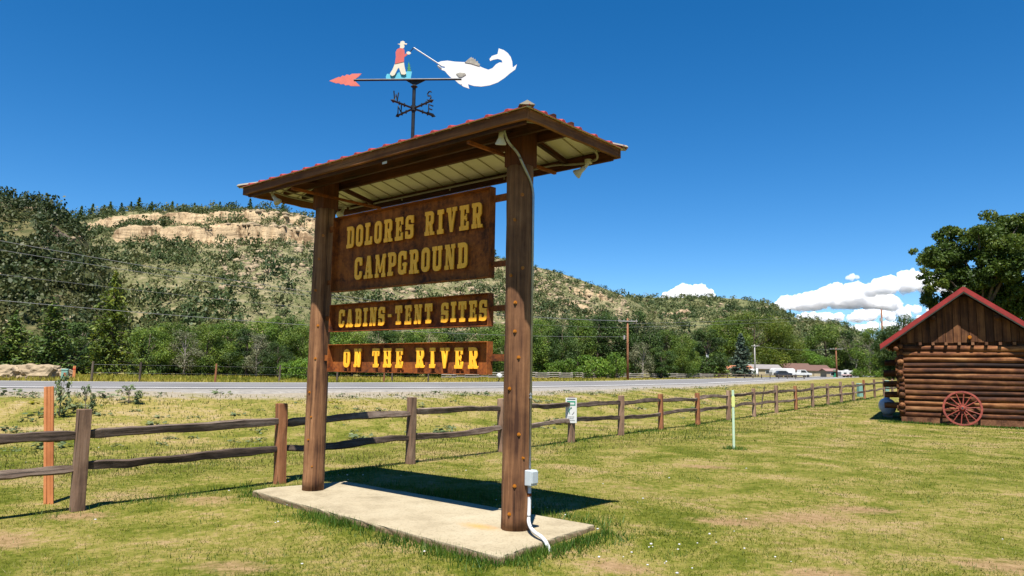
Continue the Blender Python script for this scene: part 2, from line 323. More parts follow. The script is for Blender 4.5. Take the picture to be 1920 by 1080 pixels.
M['grass'] = foliage('grass_blades', (0.075, 0.108, 0.014), (0.165, 0.188, 0.030), (0.33, 0.285, 0.11), 0.35, 0.55)
M['drygrass'] = foliage('dry_grass_blades', (0.0978, 0.1323, 0.0287), (0.2530, 0.2300, 0.0747), (0.4830, 0.3795, 0.1725), 0.3, 0.4)
M['greengrass'] = foliage('rank_grass_blades', (0.035, 0.085, 0.012), (0.075, 0.15, 0.024), (0.14, 0.21, 0.04), 0.4, 0.6)
M['meadow'] = foliage('meadow_blades', (0.15, 0.19, 0.03), (0.36, 0.34, 0.07), (0.56, 0.44, 0.13), 0.35, 0.08)
M['sage'] = foliage('roadside_weeds', (0.09, 0.14, 0.065), (0.19, 0.245, 0.115), (0.31, 0.34, 0.17), 0.25, 0.5)
M['yellowweed'] = foliage('yellow_weeds', (0.16, 0.17, 0.02), (0.33, 0.31, 0.03), (0.5, 0.44, 0.05), 0.25, 0.5)
M['clover'] = plain('white_clover', (0.80, 0.78, 0.78), 0.8, 0, 0.05, 3)
M['hillA'] = hill_mat('dark_hill_soil', (0.20, 0.175, 0.09), (0.08, 0.095, 0.04), (0.19, 0.155, 0.125))
M['hillB'] = hill_mat('mesa_soil', (0.33, 0.285, 0.18), (0.165, 0.175, 0.08), (0.60, 0.46, 0.30))
M['hillC'] = hill_mat('far_hill_soil', (0.25, 0.23, 0.125), (0.10, 0.13, 0.055), (0.56, 0.42, 0.29))
M['ground'] = ground_mat(); M['asphalt'] = asphalt()
M['gravel'] = plain('gravel_shoulder', (0.36, 0.335, 0.30), 0.95, 0, 0.22, 5, 0.4, 0.1)
def cloud_mat():
    m = bpy.data.materials.new('cloud'); m.use_nodes = True; n = m.node_tree.nodes; l = m.node_tree.links; n.clear()
    o = n.new('ShaderNodeOutputMaterial'); v = n.new('ShaderNodeVolumePrincipled')
    v.inputs['Color'].default_value = (0.995, 0.995, 0.997, 1); v.inputs['Density'].default_value = 0.036; v.inputs['Anisotropy'].default_value = 0.1
    l.new(v.outputs[0], o.inputs['Volume']); return m
M['cloud'] = cloud_mat()

# ------------------------------------------------------------------ helpers
def rotz(a): return Matrix.Rotation(a, 3, 'Z')
class MB:
    def __init__(s): s.v = []; s.f = []
    def add(s, vs, fs):
        k = len(s.v); s.v += [tuple(v) for v in vs]; s.f += [tuple(i + k for i in f) for f in fs]; return s
    def box(s, c, d, R=None, ch=0.0):
        x, y, z = d[0] / 2, d[1] / 2, d[2] / 2
        pts = [Vector((a * x, b * y, e * z)) for a in (-1, 1) for b in (-1, 1) for e in (-1, 1)]
        if R is not None: pts = [R @ p for p in pts]
        c = Vector(c)
        return s.add([p + c for p in pts], [(0, 1, 3, 2), (4, 6, 7, 5), (0, 4, 5, 1), (2, 3, 7, 6), (0, 2, 6, 4), (1, 5, 7, 3)])
    def tube(s, path, rad, n=8, cap=True, squash=None):
        path = [Vector(p) for p in path]
        if not isinstance(rad, (list, tuple)): rad = [rad] * len(path)
        rings = []; ref = None
        for i, p in enumerate(path):
            t = (path[min(i + 1, len(path) - 1)] - path[max(i - 1, 0)]).normalized()
            if ref is None: ref = Vector((0, 0, 1)) if abs(t.z) < 0.9 else Vector((1, 0, 0))
            a = t.cross(ref)
            if a.length < 1e-6: a = t.cross(Vector((0.3, 1, 0)))
            a.normalize(); b = a.cross(t).normalized(); ref = b
            rings.append([p + (a * math.cos(2 * math.pi * j / n) + b * math.sin(2 * math.pi * j / n)) * rad[i] for j in range(n)])
        vs = [v for r in rings for v in r]; fs = []
        for i in range(len(path) - 1):
            for j in range(n):
                fs.append((i * n + j, i * n + (j + 1) % n, (i + 1) * n + (j + 1) % n, (i + 1) * n + j))
        if cap: fs += [tuple(range(n))[::-1], tuple(range((len(path) - 1) * n, len(path) * n))]
        return s.add(vs, fs)
    def cyl(s, a, b, r, n=12): return s.tube([a, b], r, n)
    def prism(s, pts, off):
        """planar polygon pts extruded by vector off"""
        n = len(pts); pts = [Vector(p) for p in pts]; off = Vector(off)
        return s.add(pts + [p + off for p in pts], [tuple(range(n)), tuple(range(2 * n - 1, n - 1, -1))] + [(i, i + n, (i + 1) % n + n, (i + 1) % n) for i in range(n)])
    def mesh(s, name, smooth=False):
        me = bpy.data.meshes.new(name); me.from_pydata(s.v, [], s.f); me.validate()
        import bmesh
        b = bmesh.new(); b.from_mesh(me); bmesh.ops.recalc_face_normals(b, faces=b.faces); b.to_mesh(me); b.free()
        if smooth: me.shade_smooth()
        me.update(); return me
    def obj(s, name, mat, parent=None, loc=None, smooth=False, bevel=0, R=None):
        return link(name, s.mesh(name, smooth), mat, parent, loc, bevel, R)
def link(name, me, mat, parent=None, loc=None, bevel=0, R=None):
    o = bpy.data.objects.new(name, me); COL.objects.link(o)
    if mat is not None and len(me.materials) == 0: me.materials.append(M[mat] if isinstance(mat, str) else mat)
    if parent is not None: o.parent = parent
    if R is not None: o.rotation_euler = R.to_euler()
    if loc is not None: o.location = loc
    if bevel:
        b = o.modifiers.new('bevel', 'BEVEL'); b.width = bevel; b.segments = 2; b.limit_method = 'ANGLE'
    return o
def empty(name, loc=(0, 0, 0), rz=0.0):
    o = bpy.data.objects.new(name, None); COL.objects.link(o); o.location = loc; o.rotation_euler = (0, 0, rz); o.empty_display_size = 0.2; return o
def tag(o, label, cat, group=None):
    o['label'] = label; o['category'] = cat
    if group: o['group'] = group
    return o
def struct(o): o['kind'] = 'structure'; return o
def stuff(o, label, cat): o['kind'] = 'stuff'; o['label'] = label; o['category'] = cat; return o
def bigmesh(name, V, Fq, mat, rnd=None):
    """numpy quads or tris to a mesh; rnd = per-vertex float attribute"""
    me = bpy.data.meshes.new(name); nv = len(V); nf, k = Fq.shape
    me.vertices.add(nv); me.vertices.foreach_set('co', np.ascontiguousarray(V, np.float32).ravel())
    me.loops.add(nf * k); me.loops.foreach_set('vertex_index', np.ascontiguousarray(Fq, np.int32).ravel())
    me.polygons.add(nf); me.polygons.foreach_set('loop_start', np.arange(0, nf * k, k, dtype=np.int32))
    me.update(calc_edges=True)
    if rnd is not None:
        a = me.attributes.new('rnd', 'FLOAT', 'POINT'); a.data.foreach_set('value', np.ascontiguousarray(rnd, np.float32))
    me.materials.append(M[mat]); return me
def setattrf(me, name, arr):
    a = me.attributes.new(name, 'FLOAT', 'POINT'); a.data.foreach_set('value', np.ascontiguousarray(arr, np.float32))

def vnoise(x, y, s, seed=0):
    """cheap smooth value noise, numpy"""
    x = np.asarray(x) * s + seed * 17.13; y = np.asarray(y) * s - seed * 9.71
    xi = np.floor(x); yi = np.floor(y); fx = x - xi; fy = y - yi
    h = lambda a, b: np.modf(np.abs(np.sin(a * 127.1 + b * 311.7 + seed * 3.3) * 43758.5453))[0]
    fx = fx * fx * (3 - 2 * fx); fy = fy * fy * (3 - 2 * fy)
    return (h(xi, yi) * (1 - fx) + h(xi + 1, yi) * fx) * (1 - fy) + (h(xi, yi + 1) * (1 - fx) + h(xi + 1, yi + 1) * fx) * fy
def fbm(x, y, s, seed=0, o=4):
    r = 0; a = 0.5
    for i in range(o): r = r + a * (vnoise(x, y, s * 2 ** i, seed + i) - 0.5); a *= 0.55
    return r
def sstep(a, b, x):
    t = np.clip((np.asarray(x, float) - a) / (b - a), 0, 1); return t * t * (3 - 2 * t)

# ------------------------------------------------------------------ the lie of the land
SIGN_O = Vector((0.0682, 7.2579, 0)); SIGN_YAW = 2.4353
RD = np.array([(-150, -22), (-90, 3), (-50, 14.5), (-30, 19.3), (-16, 23.3), (-11.9, 25.0), (-7.0, 28.2), (-0.26, 36.2), (8.2, 51), (18.4, 72), (36, 105), (61, 150), (128, 260), (250, 455), (420, 720)], float)
def road_frame(x, y):
    """signed distance from the near white line (positive beyond it)"""
    x = np.asarray(x, float).ravel(); y = np.asarray(y, float).ravel()
    best = np.full(x.shape, 1e9); sgn = np.ones(x.shape)
    for (ax, ay), (bx, by) in zip(RD[:-1], RD[1:]):
        dx, dy = bx - ax, by - ay; L2 = dx * dx + dy * dy
        t = np.clip(((x - ax) * dx + (y - ay) * dy) / L2, 0, 1)
        ex, ey = x - ax - t * dx, y - ay - t * dy; d = np.hypot(ex, ey)
        k = d < best; best = np.where(k, d, best); sgn = np.where(k, np.sign(dx * (y - ay) - dy * (x - ax)), sgn)
    return best * sgn
def bank_s(x, y):
    x = np.asarray(x, float); return road_frame(x, y).reshape(np.shape(x)) + pull(x)
def pull(x): return 3.6 * (1 - sstep(-20, -8, x)) + 1.6 * (1 - sstep(4, 40, x))
def zroad(y): return np.interp(y, [0, 74, 150, 260, 455, 720], [0.9, 0.9, 1.45, 2.45, 4.0, 6.0])
def zg(x, y, detail=True):
    shp = np.shape(x); x = np.asarray(x, float).ravel(); y = np.asarray(y, float).ravel()
    s = road_frame(x, y)
    lawn = np.clip(y - 24, 0, 60) * 0.02 + np.clip(y - 84, 0, 1e4) * 0.01
    dx, dy = x - SIGN_O.x, y - SIGN_O.y
    u = dx * math.cos(SIGN_YAW) + dy * math.sin(SIGN_YAW); v = -dx * math.sin(SIGN_YAW) + dy * math.cos(SIGN_YAW)
    lawn = lawn + 0.06 * np.exp(-(((u - 1.4) / 3.2) ** 2 + ((v + 2.1) / 1.25) ** 2))
    lawn = lawn + 0.055 * np.exp(-(np.maximum(0, np.maximum(np.abs(u - 1.6) - 2.2, np.abs(v - 0.05) - 0.75)) / 0.6) ** 2)
    bed = zroad(y) - 0.06
    z = lawn + (bed - lawn) * sstep(-9.5, -2.6, s + pull(x))
    far = bed + sstep(13, 60, s) * (0.15 + np.clip(y - 90, 0, 1e5) * 0.003)
    z = np.where(s > 0, far, z)
    if detail:
        z = z + 0.05 * fbm(x, y, 0.6, 3) * (1 - sstep(-3, -1, s) * (1 - sstep(13.5, 16, s)))
        z = z + 0.35 * fbm(x, y, 0.12, 5) * sstep(-9, -5, s) * (1 - sstep(-4.5, -2.0, s))
    return z.reshape(shp) if shp else float(z[0])

BARE = [(-3.55, 9.0, .55, .35), (-4.9, 7.2, .5, .3), (-4.6, 8.15, .55, .3), (-4.55, 6.9, .35, .25), (3.3, 8.6, .9, .45), (2.4, 8.2, .6, .3), (4.2, 9.3, .8, .4), (1.9, 10.9, .7, .3), (0.9, 6.3, .4, .25), (3.6, 13.4, .8, .35), (1.2, 16.4, .6, .3), (-2.2, 6.2, .5, .25), (2.6, 6.2, .6, .3), (4.3, 6.6, .7, .35), (-1.0, 5.6, .6, .25)]
def bareness(x, y):
    b = np.zeros(np.shape(x))
    for (cx_, cy_, rx_, ry_) in BARE: b = np.maximum(b, np.exp(-(((x - cx_) / rx_) ** 2 + ((y - cy_) / ry_) ** 2)))
    return b
# ground sheet: polar grid round the viewpoint, out to the horizon
na = 480; rr = np.concatenate([[0.01], np.geomspace(1.0, 4200, 176)])
az = np.linspace(0, 2 * np.pi, na, endpoint=False)
A, R_ = np.meshgrid(az, rr); GX = R_ * np.sin(A); GY = R_ * np.cos(A)
GZ = zg(GX, GY)
idx = np.arange(GX.size).reshape(GX.shape)
q = np.stack([idx[:-1], np.roll(idx, -1, 1)[:-1], np.roll(idx, -1, 1)[1:], idx[1:]], -1).reshape(-1, 4)
gme = bigmesh('ground', np.stack([GX, GY, GZ], -1).reshape(-1, 3), q[:, ::-1], 'ground')
gs = road_frame(GX, GY).reshape(GX.shape); gs = np.where(gs < 0, np.minimum(gs + pull(GX), -0.001), gs)
dry = sstep(-9.5, -5, gs) * (1 - 0.8 * sstep(14, 40, gs)) * (0.35 + .4 * (1 - sstep(-12, 2, GX))) + 0.25 * sstep(25, 60, GY)
grav = sstep(-6.2, -2.2, gs) * (1 - sstep(11.5, 12.5, gs)) * 0.85 - 0.35 * (1 - sstep(-8.5, -5.5, gs)) - 0.6 * sstep(11.5, 13, gs)
setattrf(gme, 'bare', bareness(GX, GY).ravel()); setattrf(gme, 'dry', dry.ravel()); setattrf(gme, 'gravel', grav.ravel())
gme.shade_smooth()
ground = struct(link('ground', gme, None))

def rd_strip(name, s0, s1, mat, lift, y0=-1e9, n=400):
    # resample road line
    seg = np.hypot(*np.diff(RD, axis=0).T); cum = np.concatenate([[0], np.cumsum(seg)])
    t = np.linspace(0, cum[-1], n); X = np.interp(t, cum, RD[:, 0]); Y = np.interp(t, cum, RD[:, 1])
    k = np.ones(9) / 9
    Xs = np.convolve(np.pad(X, 4, 'edge'), k, 'valid'); Ys = np.convolve(np.pad(Y, 4, 'edge'), k, 'valid')
    tx, ty = np.gradient(Xs), np.gradient(Ys); L = np.hypot(tx, ty); nx, ny = -ty / L, tx / L
    cols = np.linspace(0, 1, 6); V = []
    for c in cols:
        e = -pull(Xs) * (1 - c) if mat == 'gravel' else 0.0
        e = e + 0.25 * np.sin(t * 0.8) * (1 if mat == 'gravel' and c == 0 else 0)
        s = s0 + (s1 - s0) * c + e
        V.append(np.stack([Xs + nx * s, Ys + ny * s, zroad(Ys) + lift - (0.35 if mat == 'gravel' and c == 0 else 0.0)], -1))
    V = np.stack(V, 1); i = np.arange(n * 6).reshape(n, 6)
    q = np.stack([i[:-1, :-1], i[1:, :-1], i[1:, 1:], i[:-1, 1:]], -1).reshape(-1, 4)
    me = bigmesh(name, V.reshape(-1, 3), q, mat); return struct(link(name, me, None))
rd_strip('road', -1.0, 11.0, 'asphalt', 0.0)
rd_strip('road_shoulder', -2.7, -0.95, 'gravel', -0.012)
rd_strip('road_edge_line', -0.12, 0.16, 'line', 0.006)
rd_strip('road_far_edge_line', 9.6, 9.85, 'line', 0.006)

# ------------------------------------------------------------------ hills
def hill(name, sil, ybase, ycrest, xr, nx, nt_, mat, cliff=None, amp=3.0, seed=1, drop=6.0):
    sx, sy = zip(*sil)
    px = np.linspace(xr[0], xr[1], nx)
    yb = np.interp(px, *zip(*ybase)); yc = np.interp(px, *zip(*ycrest)); ys = np.interp(px, sx, sy)
    ys = ys + 2.0 * fbm(px, px * 0, 0.05, seed + 9) + drop
    rx = np.array([ray(a, 699) for a in px]); dirx = rx[:, 0] / rx[:, 1]
    zc = np.array([at(a, b, c).z for a, b, c in zip(px, ys, yc)])
    t = np.concatenate([np.linspace(0, 1, nt_), np.linspace(1.05, 1.9, 12)])
    T, P = np.meshgrid(t, np.arange(nx), indexing='ij')
    Yd = yb[None] + (yc - yb)[None] * T
    X = dirx[None] * Yd; zb = zg(X[0], Yd[0], False) - 1.5
    Tc = np.clip(T, 0, 1)
    g = Tc ** 0.95
    rock = np.zeros_like(g)
    if cliff:
        for (x0, x1, g0, hh, soft) in cliff:
            m = sstep(x0, x0 + soft, px) * (1 - sstep(x1 - soft, x1, px))
            lvl = g0 + 0.05 * fbm(px, px * 0, 0.012, seed + 31, 3) + 0.045 * fbm(px, px * 0, 0.07, seed + 5, 4)
            mm = m * np.clip((1.0 if x1 < 670 else 0.35) + 2.2 * fbm(px, px * 0, 0.05, seed + 40) + 1.2 * fbm(px, px * 0, 0.22, seed + 44, 2), 0, 1)
            st = sstep(-0.006, 0.006, g - lvl[None]) - 0.5
            fall = np.exp(-((g - lvl[None]) / 0.10) ** 2)
            rk = np.exp(-((g - lvl[None]) / (0.017)) ** 2) * mm[None]
            g = g + mm[None] * hh * st * fall
            rock = np.maximum(rock, rk)
    Z = zb[None] + (zc[None] - zb[None]) * g
    env = np.sin(np.pi * np.clip(Tc, 0, 1)) ** 0.6 * (T <= 1) + 0.25
    Z = Z + amp * 2.2 * fbm(X, Yd, 0.018, seed) * env + amp * 0.7 * fbm(X, Yd, 0.09, seed + 3) * env
    over = np.clip(T - 1, 0, 1); Z = Z - over * 0.5 * (yc - yb)[None] * 0.5
    Xw = X; Yw = Yd - (amp * 2.2 * fbm(X, Z * 2, 0.06, seed + 7) + amp * 1.3 * np.abs(fbm(X, Z * .6, 0.35, seed + 8, 3))) * np.clip(rock * 2, 0, 1)
    i = np.arange(T.size).reshape(T.shape)
    q = np.stack([i[:-1, :-1], i[:-1, 1:], i[1:, 1:], i[1:, :-1]], -1).reshape(-1, 4)
    gx = np.gradient(Z, axis=0) / np.maximum(0.3, np.abs(np.gradient(Yd, axis=0)))
    rock = np.maximum(rock, sstep(0.75, 1.5, gx) * 0.9)
    extra = np.clip(fbm(X, Yd, 0.06, seed + 60) * 1.6, 0, 0.38)
    me = bigmesh(name, np.stack([Xw, Yw, Z], -1).reshape(-1, 3), q, mat)
    setattrf(me, 'rock', (rock + extra).ravel()); me.shade_smooth()
    o = struct(link(name, me, None))
    return dict(px=px, t=t, X=Xw, Y=Yw, Z=Z, rock=rock, nt=nt_)
HA = hill('hill_slope', [(-600, 240), (-250, 290), (-60, 338), (0, 352), (40, 356), (70, 372), (95, 388), (118, 402), (150, 440), (200, 520), (260, 640), (290, 680)],
          [(-600, 90), (300, 100)], [(-600, 190), (300, 165)], (-600, 285), 220, 110, 'hillA', [(60, 125, 0.80, 0.05, 15)], 1.5, 21, 23.0)
HB = hill('mesa_slope', [(-300, 420), (-50, 405), (120, 403), (180, 393), (235, 389), (330, 388), (440, 384), (500, 386), (545, 393), (590, 409), (700, 432), (850, 457), (1000, 493), (1060, 509), (1130, 533), (1180, 553), (1240, 588), (1300, 630), (1350, 675)],
          [(-300, 130), (300, 125), (600, 130), (1000, 205), (1350, 270)], [(-300, 300), (500, 320), (1000, 385), (1350, 400)], (-300, 1345), 540, 180, 'hillB',
          [(110, 660, 0.845, 0.075, 50), (170, 600, 0.70, 0.075, 50), (560, 1000, 0.80, 0.06, 80), (980, 1170, 0.80, 0.08, 40), (1000, 1150, 0.62, 0.05, 40)], 2.6, 3)
HC = hill('far_hill_slope', [(950, 590), (1060, 565), (1150, 551), (1185, 550), (1250, 553), (1330, 551), (1390, 555), (1440, 563), (1475, 579), (1500, 591), (1560, 598), (1600, 610), (1650, 642), (1740, 695)],
          [(950, 330), (1740, 330)], [(950, 600), (1740, 620)], (950, 1735), 330, 130, 'hillC', [(1250, 1420, 0.60, 0.07, 40), (1180, 1330, 0.70, 0.05, 40), (1400, 1600, 0.80, 0.07, 40)], 4.0, 13)
HD = hill('distant_hill', [(1400, 700), (1560, 690), (1700, 640), (1900, 612), (2300, 560), (2700, 540)], [(1400, 600), (2700, 500)], [(1400, 1100), (2700, 900)], (1400, 2700), 160, 50, 'hillC', None, 5.0, 17)

# ------------------------------------------------------------------ foliage builders
def rquads(C, size, nrm_bias=None, bias=0.5, rng=RNG, aspect=1.0):
    """one quad per centre; returns V (n*4,3), F (n,4)"""
    n = len(C); nn = rng.normal(size=(n, 3)); nn /= np.linalg.norm(nn, axis=1, keepdims=True)
    if nrm_bias is not None: nn = nn * (1 - bias) + nrm_bias * bias
    nn /= np.linalg.norm(nn, axis=1, keepdims=True) + 1e-9
    t = rng.normal(size=(n, 3)); t -= nn * (t * nn).sum(1, keepdims=True); t /= np.linalg.norm(t, axis=1, keepdims=True) + 1e-9
    b = np.cross(nn, t); s = np.broadcast_to(np.asarray(size, float), (n,))[:, None]
    k = s * 0.5
    V = np.stack([C - t * k * aspect, C - b * k * 0.7 + t * k * 0.1, C + t * k * aspect, C + b * k * 0.7 + t * k * 0.1], 1).reshape(-1, 3)
    return V, np.arange(n * 4).reshape(n, 4)

def crown_points(blobs, n, rng=RNG, shell=0.75):
    """blobs: list of (cx,cy,cz,r, squash); points mostly near each blob's skin"""
    B = np.array([b[:5] for b in blobs]); wgt = B[:, 3] ** 2; wgt /= wgt.sum()
    k = rng.choice(len(B), n, p=wgt); d = rng.normal(size=(n, 3)); d /= np.linalg.norm(d, axis=1, keepdims=True)
    rad = shell + (1.12 - shell) * rng.random(n) ** 0.8
    far = rng.random(n) < 0.18; rad = np.where(far, rng.random(n) * shell, rad)
    P = B[k, :3] + d * (B[k, 3] * rad)[:, None] * np.stack([np.ones(n), np.ones(n), B[k, 4]], 1)
    return P, d, k

def decid_mesh(seed, H, W, nleaf, leaf, mat, bark='bark', base=0.18, nb=34, openness=0.0, top_heavy=0.3):
    rng = np.random.default_rng(seed); rnd = random.Random(seed)
    blobs = []
    for i in range(nb):
        t = (i + 0.5) / nb
        z = base * H + (H * (1 - base)) * (0.06 + 0.88 * t)
        prof = math.sin(math.pi * min(1, (0.16 + 0.80 * t)) ** (0.85 + top_heavy)) ** 0.6
        a = rnd.random() * 6.283; rr_ = W * 0.5 * prof * (0.35 + 0.62 * math.sqrt(rnd.random()))
        br = W * (0.095 + 0.085 * rnd.random()) * (0.75 + 0.5 * prof)
        blobs.append((rr_ * math.cos(a), rr_ * math.sin(a), min(z, H - br * 0.7), br, 0.75))
    P, d, k = crown_points(blobs, nleaf, rng, 0.62)
    bi = d.copy(); bi[:, 2] += 0.75; bi /= np.linalg.norm(bi, axis=1, keepdims=True)
    V, Fq = rquads(P, leaf * (0.6 + 0.7 * rng.random(nleaf)), bi, 0.58, rng)
    r = np.clip(0.5 * rng.random(nleaf) + 0.5 * rng.random(len(blobs))[k], 0, 1)
    crown = bigmesh('crown', V, Fq, mat, np.repeat(r, 4))
    tb = MB(); tr = max(0.05, H * 0.018)
    lean = (rnd.uniform(-.04, .04) * H, rnd.uniform(-.04, .04) * H)
    path = [(lean[0] * s * s, lean[1] * s * s, H * s) for s in (0, 0.12, 0.3, 0.5, 0.7, 0.86)]
    path[0] = (0, 0, -0.3)
    tb.tube(path, [tr * 1.5, tr * 1.1, tr * 0.9, tr * 0.65, tr * 0.4, tr * 0.12], 8)
    for b in rnd.sample(blobs, min(len(blobs), 18)):
        s = max(0.12, min(0.75, (b[2] / H) * 0.62)); p0 = Vector((lean[0] * s * s, lean[1] * s * s, H * s)); p1 = Vector(b[:3])
        mid = p0.lerp(p1, 0.5) + Vector((0, 0, -0.04 * H * rnd.random()))
        tb.tube([p0, mid, p1], [tr * 0.42, tr * 0.26, tr * 0.08], 5, False)
    return crown, tb.mesh('trunk', True), mat, bark

def conifer_mesh(seed, H, W, mat, whorls=22, per=9, leaf=0.28, base=0.06, loose=0.0, nl=26):
    rng = np.random.default_rng(seed); rnd = random.Random(seed)
    tb = MB(); tr = H * 0.017
    tb.tube([(0, 0, -0.3), (0, 0, H * 0.5), (0, 0, H * 0.98)], [tr * 1.2, tr * 0.7, tr * 0.1], 8)
    C = []; N = []; RR = []
    for w_ in range(whorls):
        t = w_ / (whorls - 1); z = H * (base + (0.95 - base) * t); L = W * 0.5 * (1 - t) ** (0.8) * (0.9 if t > .06 else 0.75) + 0.12
        for j in range(max(4, int(per * (1 - 0.4 * t)))):
            a = rnd.random() * 6.283; l_ = L * rnd.uniform(0.6 - loose * 0.3, 1.08); up = rnd.uniform(-0.30, 0.02) + 0.35 * t
            d = Vector((math.cos(a), math.sin(a), up)); p0 = Vector((0, 0, z)); p1 = p0 + d * l_
            if l_ > 0.4: tb.tube([p0, p0 + d * l_ * 0.6 + Vector((0, 0, 0.03 * l_)), p1], [tr * 0.22, tr * 0.14, tr * 0.04], 4, False)
            br = rnd.random(); m_ = max(5, int(nl * l_ / (W * 0.5) + 4))
            for q_ in range(m_):
                s = rnd.uniform(0.18, 1.05); wd = 0.30 * l_ * (1.1 - s) + 0.06
                p = p0 + d * l_ * s + Vector((-math.sin(a), math.cos(a), 0)) * rnd.gauss(0, wd * 0.7) + Vector((0, 0, rnd.gauss(-0.03, 0.05 * W * 0.3 + loose * 0.12)))
                C.append(p[:]); N.append((math.cos(a) * 0.3, math.sin(a) * 0.3, 0.9)); RR.append(br * 0.5 + rnd.random() * 0.5)
    C = np.array(C); N = np.array(N); N /= np.linalg.norm(N, axis=1, keepdims=True)
    V, Fq = rquads(C, leaf * (0.7 + 0.6 * rng.random(len(C))), N, 0.5, rng, 1.5)
    return bigmesh('crown', V, Fq, mat, np.repeat(np.array(RR), 4)), tb.mesh('trunk', True), mat, 'bark'

def bare_mesh(seed, H, W, mat):
    rng = np.random.default_rng(seed); rnd = random.Random(seed); tb = MB(); tips = []
    def grow(p, d, L, r, lev):
        q_ = p + d * L; m_ = p.lerp(q_, 0.5) + Vector((rnd.gauss(0, .05), rnd.gauss(0, .05), 0)) * L
        tb.tube([p, m_, q_], [r, r * 0.8, r * 0.55], 5, False); tips.append((q_, lev))
        if lev < 4:
            for _ in range(3 if lev else 5):
                nd = (d + Vector((rnd.gauss(0, .5), rnd.gauss(0, .5), rnd.uniform(0.0, .5)))).normalized()
                grow(p.lerp(q_, rnd.uniform(.5, 1)), nd, L * rnd.uniform(.55, .8), r * 0.5, lev + 1)
    grow(Vector((0, 0, -.3)), Vector((0, 0, 1)), H * 0.36, H * 0.016, 0)
    P = np.array([t[0][:] for t in tips if t[1] >= 3]); P = np.repeat(P, 5, 0) + rng.normal(size=(len(P) * 5, 3)) * H * 0.03
    V, Fq = rquads(P, H * 0.026, None, 0, rng); return bigmesh('crown', V, Fq, mat, np.repeat(rng.random(len(P)), 4)), tb.mesh('trunk', True), mat, 'palebark'

TREES = {
    'cotton0': decid_mesh(101, 10, 7.5, 13000, 0.25, 'leaf_cotton', 'bark', 0.0, 38),
    'cotton1': decid_mesh(102, 10, 8.5, 14000, 0.25, 'leaf_cotton', 'bark', 0.0, 40),
    'cotton2': decid_mesh(103, 10, 6.0, 11000, 0.24, 'leaf_dark', 'bark', 0.0, 34),
    'dark0': decid_mesh(104, 10, 8.0, 13000, 0.25, 'leaf_dark', 'bark', 0.0, 40),
    'bright0': decid_mesh(105, 10, 8.0, 11000, 0.27, 'leaf_bright', 'bark', 0.0, 34),
    'bright1': decid_mesh(106, 10, 10.0, 11000, 0.30, 'leaf_bright', 'bark', 0.03, 30),
    'grey0': decid_mesh(107, 10, 6.0, 3200, 0.28, 'leaf_grey', 'palebark', 0.12, 26),
    'bush': decid_mesh(108, 10, 14, 3500, 0.75, 'leaf_bright', 'bark', 0.02, 26),
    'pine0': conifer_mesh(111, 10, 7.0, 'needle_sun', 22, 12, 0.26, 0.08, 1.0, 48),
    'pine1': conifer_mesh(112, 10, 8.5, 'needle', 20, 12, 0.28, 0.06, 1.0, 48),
    'spruce0': conifer_mesh(113, 10, 5.0, 'needle', 26, 11, 0.30, 0.04, 0.2, 26),
    'spruce1': conifer_mesh(114, 10, 5.4, 'needle_blue', 26, 11, 0.30, 0.04, 0.2, 26),
    'bare0': bare_mesh(121, 10, 6, 'leaf_grey'),
}
TREES['cottonbig'] = decid_mesh(117, 10, 11.0, 22000, 0.22, 'leaf_yellow', 'bark', 0.0, 44, 0, 0.1)
TREES['crest'] = conifer_mesh(116, 10, 4.4, 'needle', 14, 7, 0.7, 0.1, 0.3, 9)
def tree(kind, px, ytop, Y, wide, name, label, cat='tree', group=None, rz=None, X=None):
    c, t, mat, bark = TREES[kind]
    p = at(px, 700, Y); x = p.x if X is None else X; z = zg(x, Y)
    H = max(0.5, at(px, ytop, Y).z - z)
    e = empty(name, (x, Y, z - 0.02), random.random() * 6.283 if rz is None else rz)
    k = H / 10.0; dims = {'cotton0': 7.5, 'cotton1': 8.5, 'cotton2': 6, 'dark0': 8, 'bright0': 8, 'bright1': 10, 'grey0': 6, 'bush': 14, 'pine0': 7, 'pine1': 8.5, 'spruce0': 5, 'spruce1': 5.4, 'weed': 7, 'bare0': 7, 'crest': 4.4, 'cottonbig': 11}[kind]
    kw = (wide / F_PX * Y) / dims if wide else k
    e.scale = (kw, kw, k)
    link('trunk', t, bark, e); link('crown', c, mat, e)
    tag(e, label, cat, group); return e

